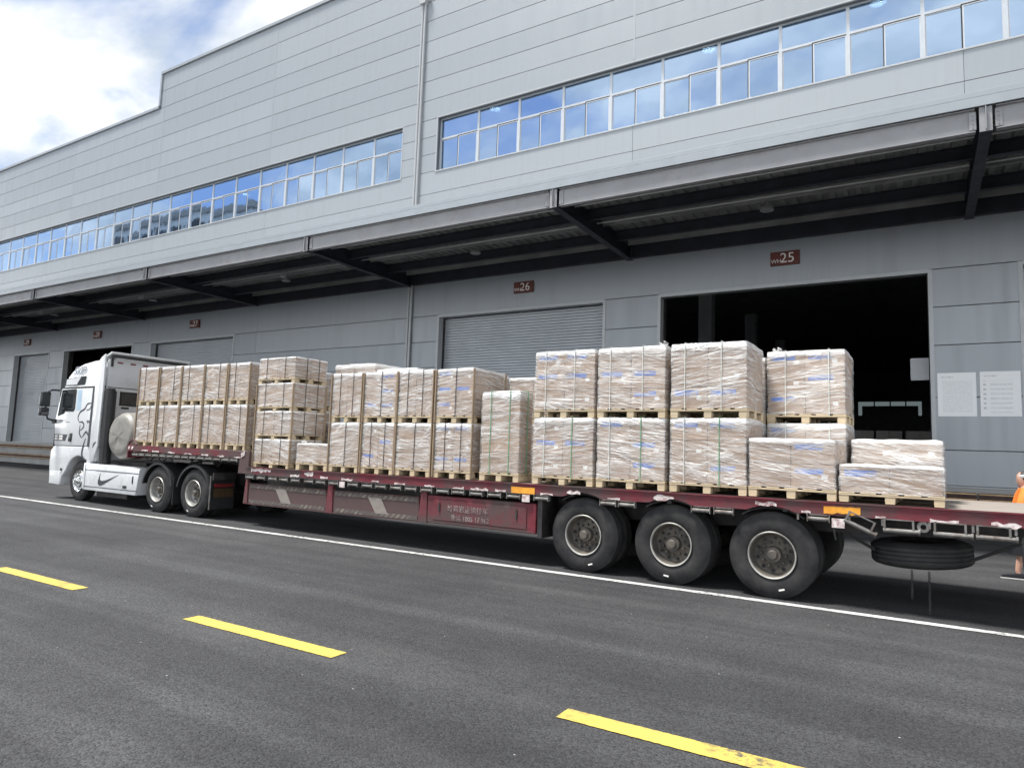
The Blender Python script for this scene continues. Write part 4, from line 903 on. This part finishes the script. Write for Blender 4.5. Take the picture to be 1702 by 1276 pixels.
# ================================================================== PALLET LOADS
FILMS = {}
def film_mesh(w, d, h, seed):
    k = (round(w, 2), round(d, 2), round(h, 2), seed)
    if k in FILMS: return FILMS[k]
    r = .03; nx, ny = 20, 20; path = []
    for i in range(nx): path.append((-w/2+w*i/nx, -d/2))
    for i in range(ny): path.append((w/2, -d/2+d*i/ny))
    for i in range(nx): path.append((w/2-w*i/nx, d/2))
    for i in range(ny): path.append((-w/2, d/2-d*i/ny))
    n = len(path); m = 18; b = MB(); vs = []
    sv = Vector((seed*7.3, seed*3.1, w*5))
    for j in range(m+1):
        z = h*j/m
        for (x, y) in path:
            ex = max(0, abs(x)-(w/2-r)); ey = max(0, abs(y)-(d/2-r)); q = 1.
            ddx = x; ddy = y
            if ex > 0 and ey > 0: ddx = math.copysign(w/2-r*.3, x); ddy = math.copysign(d/2-r*.3, y)
            u = x-y
            dsp = .006+.011*noise.noise(Vector((u*2.5, z*9, 0))+sv)+.006*noise.noise(Vector((u*7+z*4, z*26, 3))+sv)
            if j == m: dsp -= .012
            L_ = math.hypot(ddx/(w/2), ddy/(d/2)); L_ = max(L_, .01)
            ax_ = 1 if abs(abs(x)-w/2) < 1e-6 else 0; ay_ = 1 if abs(abs(y)-d/2) < 1e-6 else 0
            nxv = math.copysign(ax_, x); nyv = math.copysign(ay_, y); ln = math.hypot(nxv, nyv) or 1
            zz_ = z+(.010*noise.noise(Vector((x*3, y*3, 9))+sv) if j == m else 0)
            vs.append((ddx+nxv/ln*dsp, ddy+nyv/ln*dsp, zz_))
    fs = [(j*n+k, j*n+(k+1) % n, (j+1)*n+(k+1) % n, (j+1)*n+k) for j in range(m) for k in range(n)]
    b.add(vs, fs)
    g_ = 14; tv = []
    for j in range(g_+1):
        for i in range(g_+1):
            x = -w/2+w*i/g_; y = -d/2+d*j/g_; e = min(i, j, g_-i, g_-j) == 0
            tv.append((x*.985, y*.985, h+(.0 if e else .010+.012*noise.noise(Vector((x*5, y*5, 2))+sv))))
    b.add(tv, [(j*(g_+1)+i, j*(g_+1)+i+1, (j+1)*(g_+1)+i+1, (j+1)*(g_+1)+i) for j in range(g_) for i in range(g_)])
    FILMS[k] = b.mesh('film_wrap', 'stretch_film', smooth=True, ang=50)
    return FILMS[k]
def strap_mesh(kind, w, d, h, pos, mat, z0):
    s_ = MB(); t = .007; q = .0042
    if kind == 'v':
        s_.box(pos-q, pos+q, -d/2-t-.014, -d/2-.012, z0, h+.012); s_.box(pos-q, pos+q, -d/2-t-.014, d/2+t+.014, h+.022, h+.027); s_.box(pos-q, pos+q, d/2+.012, d/2+t+.014, z0, h+.012)
    else:
        y = pos
        s_.box(w/2+.012, w/2+t+.014, y-q, y+q, z0, h+.012); s_.box(-w/2-t-.014, w/2+t+.014, y-q, y+q, h+.022, h+.027); s_.box(-w/2-t-.014, -w/2-.012, y-q, y+q, z0, h+.012)
    return s_.mesh('strap', mat)
def pallet_load(x0, x1, y0, y1, zb, zt, nx, ny, nz, carton, label, group, straps=(), posts=False, ph=.135, wob=.006, film=True, world=None):
    w, d = x1-x0, y1-y0; hl = zt-zb-ph
    if world: r = empty('pallet_load', (world[0], world[1], zb), random.uniform(-.02, .02))
    else: r = empty('pallet_load', T2W((x0+x1)/2, (y0+y1)/2, zb), tz+random.uniform(-.008, .008))
    tag(r, label, 'pallet load', group)
    # wooden pallet
    root = link('wooden_pallet', cube(w, .10, .020, 'pallet_wood'), r, (0, -d/2+.05, ph-.020-.011))
    bz = .016
    for yy in (0, d/2-.05): link('stringer_board', cube(w, .10, .020, 'pallet_wood'), root, (0, yy+d/2-.05, 0))
    bw = w/3 if w < .9 else w/4
    nb_ = 5 if w > .9 else 4
    for i in range(nb_):
        bwid = w/nb_*.78; link('deck_board', cube(bwid, d, .018, 'pallet_wood'), root, (-w/2+bwid/2+(w-bwid)*i/(nb_-1), d/2-.05, .0195))
    for xx in (-w/2+.055, 0, w/2-.055):
        link('base_board', cube(.10, d, bz, 'pallet_wood'), root, (xx, d/2-.05, -(ph-.031)+bz/2))
        for yy in (-d/2+.07, 0, d/2-.07):
            hb_ = ph-.042-bz; link('block', cube(.105, .13, hb_, 'pallet_wood'), root, (xx, yy+d/2-.05, -.010-hb_/2))
    # cartons
    cw, cd, ch = (w-.03)/nx, (d-.03)/ny, hl/nz
    cm = cube(cw-.006, cd-.006, ch-.004, carton, .006)
    for i in range(nx):
        for j in range(ny):
            for k in range(nz):
                if 0 < i < nx-1 and 0 < j < ny-1 and k < nz-1: continue
                link('carton', cm, r, (-w/2+.015+cw*(i+.5)+random.uniform(-wob, wob)*.5, -d/2+.015+cd*(j+.5)+random.uniform(-wob, wob)*.5, ph+ch*(k+.5)))
    if film: link('film_wrap', film_mesh(w, d, hl+.012, random.randint(0, 2)), r, (0, 0, ph-.002))
    for kd, f, mt in straps:
        k = ('st', kd, f, mt, round(w, 2), round(d, 2), round(hl, 2))
        if k not in CUBES: CUBES[k] = strap_mesh(kd, w, d, zt-zb, (f-.5)*(w if kd == 'v' else d), mt, ph-.03)
        link('strap', CUBES[k], r)
    if posts:
        pm = cube(.022, .045, hl+ph-.01, 'post_wood', .003)
        for sx in (-1, 1): link('corner_post', pm, r, (sx*(w/2+.004), -d/2-.006, (hl+ph)/2))
        link('corner_post', pm, r, (w/2+.006, d/2, (hl+ph)/2))
    return r
ORD = ['first', 'second', 'third', 'fourth', 'fifth', 'sixth']
G1 = 'wrapped loads on the raised front deck'; G2 = 'wrapped loads on the low deck'; G3 = 'loads in the rear row'
SX = [(-16.70, -15.84), (-15.77, -14.89), (-14.85, -14.00), (-13.95, -13.12), (-13.07, -12.33)]
for i, (a, b) in enumerate(SX):
    for k, (zb, zt) in enumerate(((GZ+.006, 2.515), (2.525, 3.46-.008*i))):
        pallet_load(a, b, .05, 1.17, zb, zt, 2, 2, 3, 'carton_plain', '%s wrapped load of the %s two-tier stack from the truck cab' % (('lower', 'upper')[k], ORD[i]), G1, (('v', .33, 'strap_dark'),) if (i+k) % 2 else (('v', .68, 'strap_dark'),), posts=True)
    pallet_load(a, b, 1.30, 2.42, GZ+.006, 2.515, 2, 2, 3, 'carton_plain', 'rear-row lower load behind the %s two-tier stack from the truck cab' % ORD[i], G3)
    pallet_load(a, b, 1.30, 2.42, 2.525, 3.44, 2, 2, 3, 'carton_plain', 'rear-row upper load behind the %s two-tier stack from the truck cab' % ORD[i], G3)
tiers = [1.212, 1.795, 2.375, 2.955, 3.49]
for k in range(4):
    pallet_load(-12.05, -10.89, .05, .90, tiers[k], tiers[k+1]-.008, 2, 2, 1, 'carton_plain', '%s tier of the four-high load stack just below the deck step' % ('lowest', 'second lowest', 'second highest', 'topmost')[k], G2, (('v', .25, 'strap_dark'), ('v', .75, 'strap_dark'), ('h', .35, 'strap_dark'), ('h', .72, 'strap_dark')), posts=(k < 3), ph=.11)
pallet_load(-10.70, -9.80, .05, .85, 1.212, 1.72, 1, 1, 1, 'carton_plain', 'low single wrapped load standing beside the four-high stack', G2, (), ph=.15)
BX = [(-9.77, -8.96), (-8.91, -8.09), (-8.06, -7.24), (-7.18, -6.38)]
for i, (a, b) in enumerate(BX):
    for k, (zb, zt) in enumerate(((ztop(a)+.012, 2.145), (2.155, 3.085))):
        pallet_load(a, b, .05, 1.0, zb, zt, 2, 2, 3, 'carton_blue' if i % 2 else 'carton_plain', '%s wrapped load of the %s narrow stack after the four-high stack' % (('lower', 'upper')[k], ORD[i]), G2, (('v', .3, 'strap_dark'), ('v', .72, 'strap_dark')) if (i+k) % 2 else (('v', .55, 'strap_dark'),), posts=True)
pallet_load(-6.21, -5.45, .05, .46, ztop(-6.2)+.012, 2.67, 1, 1, 4, 'carton_plain', 'slim single-tier wrapped load with green straps between narrow and wide stacks', G2, (('v', .27, 'strap_green'), ('v', .75, 'strap_green'), ('h', .5, 'strap_green')))
DXS = [(-5.20, -4.16), (-4.11, -3.06), (-2.99, -1.95)]
for i, (a, b) in enumerate(DXS):
    for k, (zb, zt) in enumerate(((ztop(a)+.012, 2.245), (2.255, 3.275))):
        st = (('v', .2, 'strap_white'), ('v', .68, 'strap_white')) if k else (('v', .2, 'strap_white'), ('v', .66, 'strap_green'))
        pallet_load(a, b, .05, 1.04, zb, zt, 2, 2, 3, 'carton_blue', '%s wrapped load of the %s wide stack over the trailer wheels' % (('lower', 'upper')[k], ORD[i]), G2, st)
    pallet_load(a, b, 1.15, 2.15, ztop(a)+.012, 2.23, 2, 2, 3, 'carton_blue', 'rear-row lower load behind the %s wide stack over the wheels' % ORD[i], G3)
    pallet_load(a, b, 1.15, 2.15, 2.24, 3.20, 2, 2, 3, 'carton_blue', 'rear-row upper load behind the %s wide stack over the wheels' % ORD[i], G3)
for k, (zb, zt) in enumerate(((ztop(-1.9)+.012, 2.235), (2.245, 3.265))):
    pallet_load(-1.93, -.90, 1.12, 2.10, zb, zt, 2, 2, 3, 'carton_blue', '%s load of the two-tier stack standing behind the low load by the orange marker' % ('lower', 'upper')[k], G3, (('v', .25, 'strap_white'), ('v', .8, 'strap_white')))
pallet_load(-1.93, -.89, .05, 1.04, ztop(-1.9)+.012, 1.985, 2, 2, 2, 'carton_blue', 'half-height wrapped load in front of the last two-tier stack', G2)
pallet_load(-.87, .215, .05, 1.04, ztop(-.8)+.012, 1.69, 2, 2, 1, 'carton_blue', 'lowest wrapped load at the open rear end of the deck', G2, (), ph=.12)
pallet_load(-.84, .21, 1.12, 2.10, ztop(-.8)+.012, 2.025, 2, 2, 2, 'carton_blue', 'low load behind the lowest load at the rear end', G3)
# rear row seen above and between the front stacks
for a, b, zt, lb in ((-10.93, -9.75, 3.44, 'taller rear-row load showing above the first narrow stack'), (-9.70, -8.60, 3.30, 'rear-row load showing above the second narrow stack'),
                     (-8.5, -7.5, 3.08, 'rear-row load hidden behind the third narrow stack'), (-7.4, -6.5, 3.06, 'rear-row load behind the fourth narrow stack'), (-6.4, -5.4, 3.02, 'rear-row load showing above the slim green-strapped load')):
    zm = 2.2
    pallet_load(a, b, 1.15, 2.15, ztop(a)+.012, zm, 2, 2, 3, 'carton_plain', 'lower load beneath the '+lb, G3)
    pallet_load(a, b, 1.15, 2.15, zm+.01, zt, 2, 2, 3, 'carton_plain', lb, G3)
pallet_load(-12.05, -11.0, 1.15, 2.15, ztop(-12)+.012, 2.2, 2, 2, 3, 'carton_plain', 'rear-row load behind the four-high stack', G3)
# loads inside the warehouse, seen through the open door
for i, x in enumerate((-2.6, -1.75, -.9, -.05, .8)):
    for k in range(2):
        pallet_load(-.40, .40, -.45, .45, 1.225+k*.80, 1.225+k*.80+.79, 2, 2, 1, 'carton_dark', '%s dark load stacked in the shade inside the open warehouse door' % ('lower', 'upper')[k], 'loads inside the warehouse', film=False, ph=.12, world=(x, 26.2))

for (x, y, z), lb in (((-1.80, 1.2, 3.265), 'film'), ((-3.12, .12, 3.27), 'film'), ((-10.55, .10, 1.725), 'film')):
    best = min((o for o in COL.objects if o.name.startswith('pallet_load')), key=lambda o: (o.location-T2W(x, y, z-.6)).length)
    lx = (T2W(x, y, z)-best.location); p0 = Vector((lx.dot(TUX), lx.dot(TUY), lx.z-.02)); q = MB()
    for k in range(5):
        a_ = k*1.3; q.tube([p0, p0+Vector((.03*math.cos(a_), .02*math.sin(a_), .04)), p0+Vector((.05*math.cos(a_), .03*math.sin(a_), .045+.01*k)), p0+Vector((.07*math.cos(a_+.5), .04, .03+.012*k))], [.016, .030, .024, .006], 6)
    q.build('film_tail', 'stretch_film', best, smooth=True)

# ================================================================== PERSON
def person():
    r = tag(empty('person', (1.45, 13.5, 0), 0), 'person in orange shirt, black shorts and black shoes walking beyond the trailer', 'person')
    me = bpy.data.meshes.new('body'); bm = bmesh.new()
    V = {}; sk_l = bm.verts.layers.skin.verify()
    def v(n, co, rx, ry=None): q = bm.verts.new(co); q[sk_l].radius = (rx, ry or rx); V[n] = q; return q
    v('pel', (0, 0, .88), .135, .155); v('wai', (-.02, 0, 1.04), .12, .145); v('che', (-.05, 0, 1.24), .125, .165); v('nek', (-.05, 0, 1.40), .06); v('hea', (-.055, 0, 1.50), .075); v('hed', (-.06, 0, 1.58), .085)
    for s, sy in (('l', -1), ('r', 1)):
        fx = -.20 if s == 'l' else .10
        v('hip'+s, (0, sy*.10, .84), .095); v('kne'+s, (fx*.45-.05, sy*.11, .47), .062); v('ank'+s, (fx, sy*.11, .10), .04); v('hee'+s, (fx+.03, sy*.11, .05), .04); v('toe'+s, (fx-.18, sy*.12, .035), .035)
        v('sho'+s, (-.05, sy*.20, 1.34), .062); v('elb'+s, (-.12, sy*.27, 1.10), .045); v('wri'+s, (-.30, sy*.22, 1.02), .03); v('pal'+s, (-.38, sy*.20, 1.03), .032, .022)
    for a, b in (('pel', 'wai'), ('wai', 'che'), ('che', 'nek'), ('nek', 'hea'), ('hea', 'hed')): bm.edges.new((V[a], V[b]))
    for s in 'lr':
        for a, b in (('pel', 'hip'+s), ('hip'+s, 'kne'+s), ('kne'+s, 'ank'+s), ('ank'+s, 'hee'+s), ('hee'+s, 'toe'+s), ('che', 'sho'+s), ('sho'+s, 'elb'+s), ('elb'+s, 'wri'+s), ('wri'+s, 'pal'+s)): bm.edges.new((V[a], V[b]))
    V['pel'][sk_l].use_root = True
    bm.to_mesh(me); bm.free()
    o = link('body', me, r); sm = o.modifiers.new('skin', 'SKIN'); sm.use_smooth_shade = True; ss = o.modifiers.new('sub', 'SUBSURF'); ss.levels = 2; ss.render_levels = 2
    dg = bpy.context.evaluated_depsgraph_get(); dg.update()
    m2 = bpy.data.meshes.new_from_object(o.evaluated_get(dg)); bpy.data.objects.remove(o)
    m2.name = 'body'; m2.materials.clear()
    for q in ('skin', 'orange_cloth', 'black_cloth'): m2.materials.append(M(q))
    for p in m2.polygons:
        c_ = p.center; p.use_smooth = True
        if c_.z < .085: p.material_index = 2
        elif .42 < c_.z <= .92 and c_.x > -.26: p.material_index = 2
        elif .92 < c_.z <= 1.405 and c_.x > -.20: p.material_index = 1
    link('body', m2, r)
    # fingers
    for sy in (-1, 1):
        f = MB()
        for k in range(4): f.tube([(-.39, sy*.20+(k-1.5)*.019, 1.03), (-.435, sy*.20+(k-1.5)*.020, 1.025), (-.465-.006*(1-abs(k-1.4)), sy*.20+(k-1.5)*.019, 1.0)], [.010, .009, .007], 6)
        f.tube([(-.36, sy*.17, 1.035), (-.39, sy*.150, 1.03), (-.42, sy*.152, 1.015)], [.011, .010, .008], 6)
        f.build('fingers', 'skin', r, smooth=True)
    # head: cap, hair, face
    h = MB().lathe([(1.40, .05), (1.46, .075), (1.52, .088), (1.57, .092), (1.62, .082), (1.66, .05), (1.672, .0001)], (-.06, 0, 0), 'z', 20)
    h.v = [(x-(.012 if x < -.06 else 0), y*.86, z) for x, y, z in h.v]; h.build('head', 'skin', r, smooth=True, ang=80)
    f = MB(); f.prism([(-.150, 1.53), (-.177, 1.51), (-.148, 1.50)], 'y', -.012, .012)
    f.build('nose', 'skin', r)
    for sy in (-1, 1):
        MB().lathe([(-.006, .0001), (-.006, .009), (.004, .009)], (-.112, sy*.03-.0, 1.545), 'x', 10).build('eye', 'black_gloss', r).location = (-.027, 0, 0)
        bx(-.067, -.032, sy*.080-.006, sy*.080+.006, 1.50, 1.56).build('ear', 'skin', r, bevel=.005)
    bx(-.147, -.142, -.022, .022, 1.468, 1.476).build('mouth', 'red_lens', r)
    hr = MB().lathe([(1.54, .092), (1.58, .099), (1.63, .091), (1.67, .058), (1.685, .0001)], (-.047, 0, 0), 'z', 20); hr.v = [(x, y*.9, z) for x, y, z in hr.v]
    hr.build('hair', 'hair', r, smooth=True, ang=80)
    cp = MB().lathe([(1.575, .098), (1.592, .104), (1.612, .103), (1.625, .096)], (-.047, 0, 0), 'z', 20); cp.v = [(x, y*.9, z) for x, y, z in cp.v]
    cp.build('head_band', 'cap_white', r, smooth=True)
    for s, fx in ((-1, -.20), (1, .10)):
        sh = MB().prism([(fx+.085, .0), (fx-.215, .0), (fx-.225, .02), (fx-.20, .055), (fx-.10, .075), (fx-.03, .085), (fx+.06, .10), (fx+.085, .06)], 'y', s*.115-.045, s*.115+.045)
        so_ = sh.build('shoe', 'black_cloth', r, smooth=True, bevel=.015, seg=2)
        bx(fx-.222, fx+.09, s*.115-.047, s*.115+.047, .002, .016).build('shoe_sole', 'letter_white', so_)
        MB().lathe([(.37, .105), (.37, .112), (.60, .118), (.82, .13)], (fx*.45-.04, s*.105, 0), 'z', 18).build('shorts_leg', 'black_cloth', r, smooth=True)
    for s in (-1, 1):
        MB().tube([(-.05, s*.17, 1.38), (-.085, s*.235, 1.28), (-.13, s*.27, 1.12)], [.08, .09, .085], 14).build('sleeve', 'orange_cloth', r, smooth=True)
person()
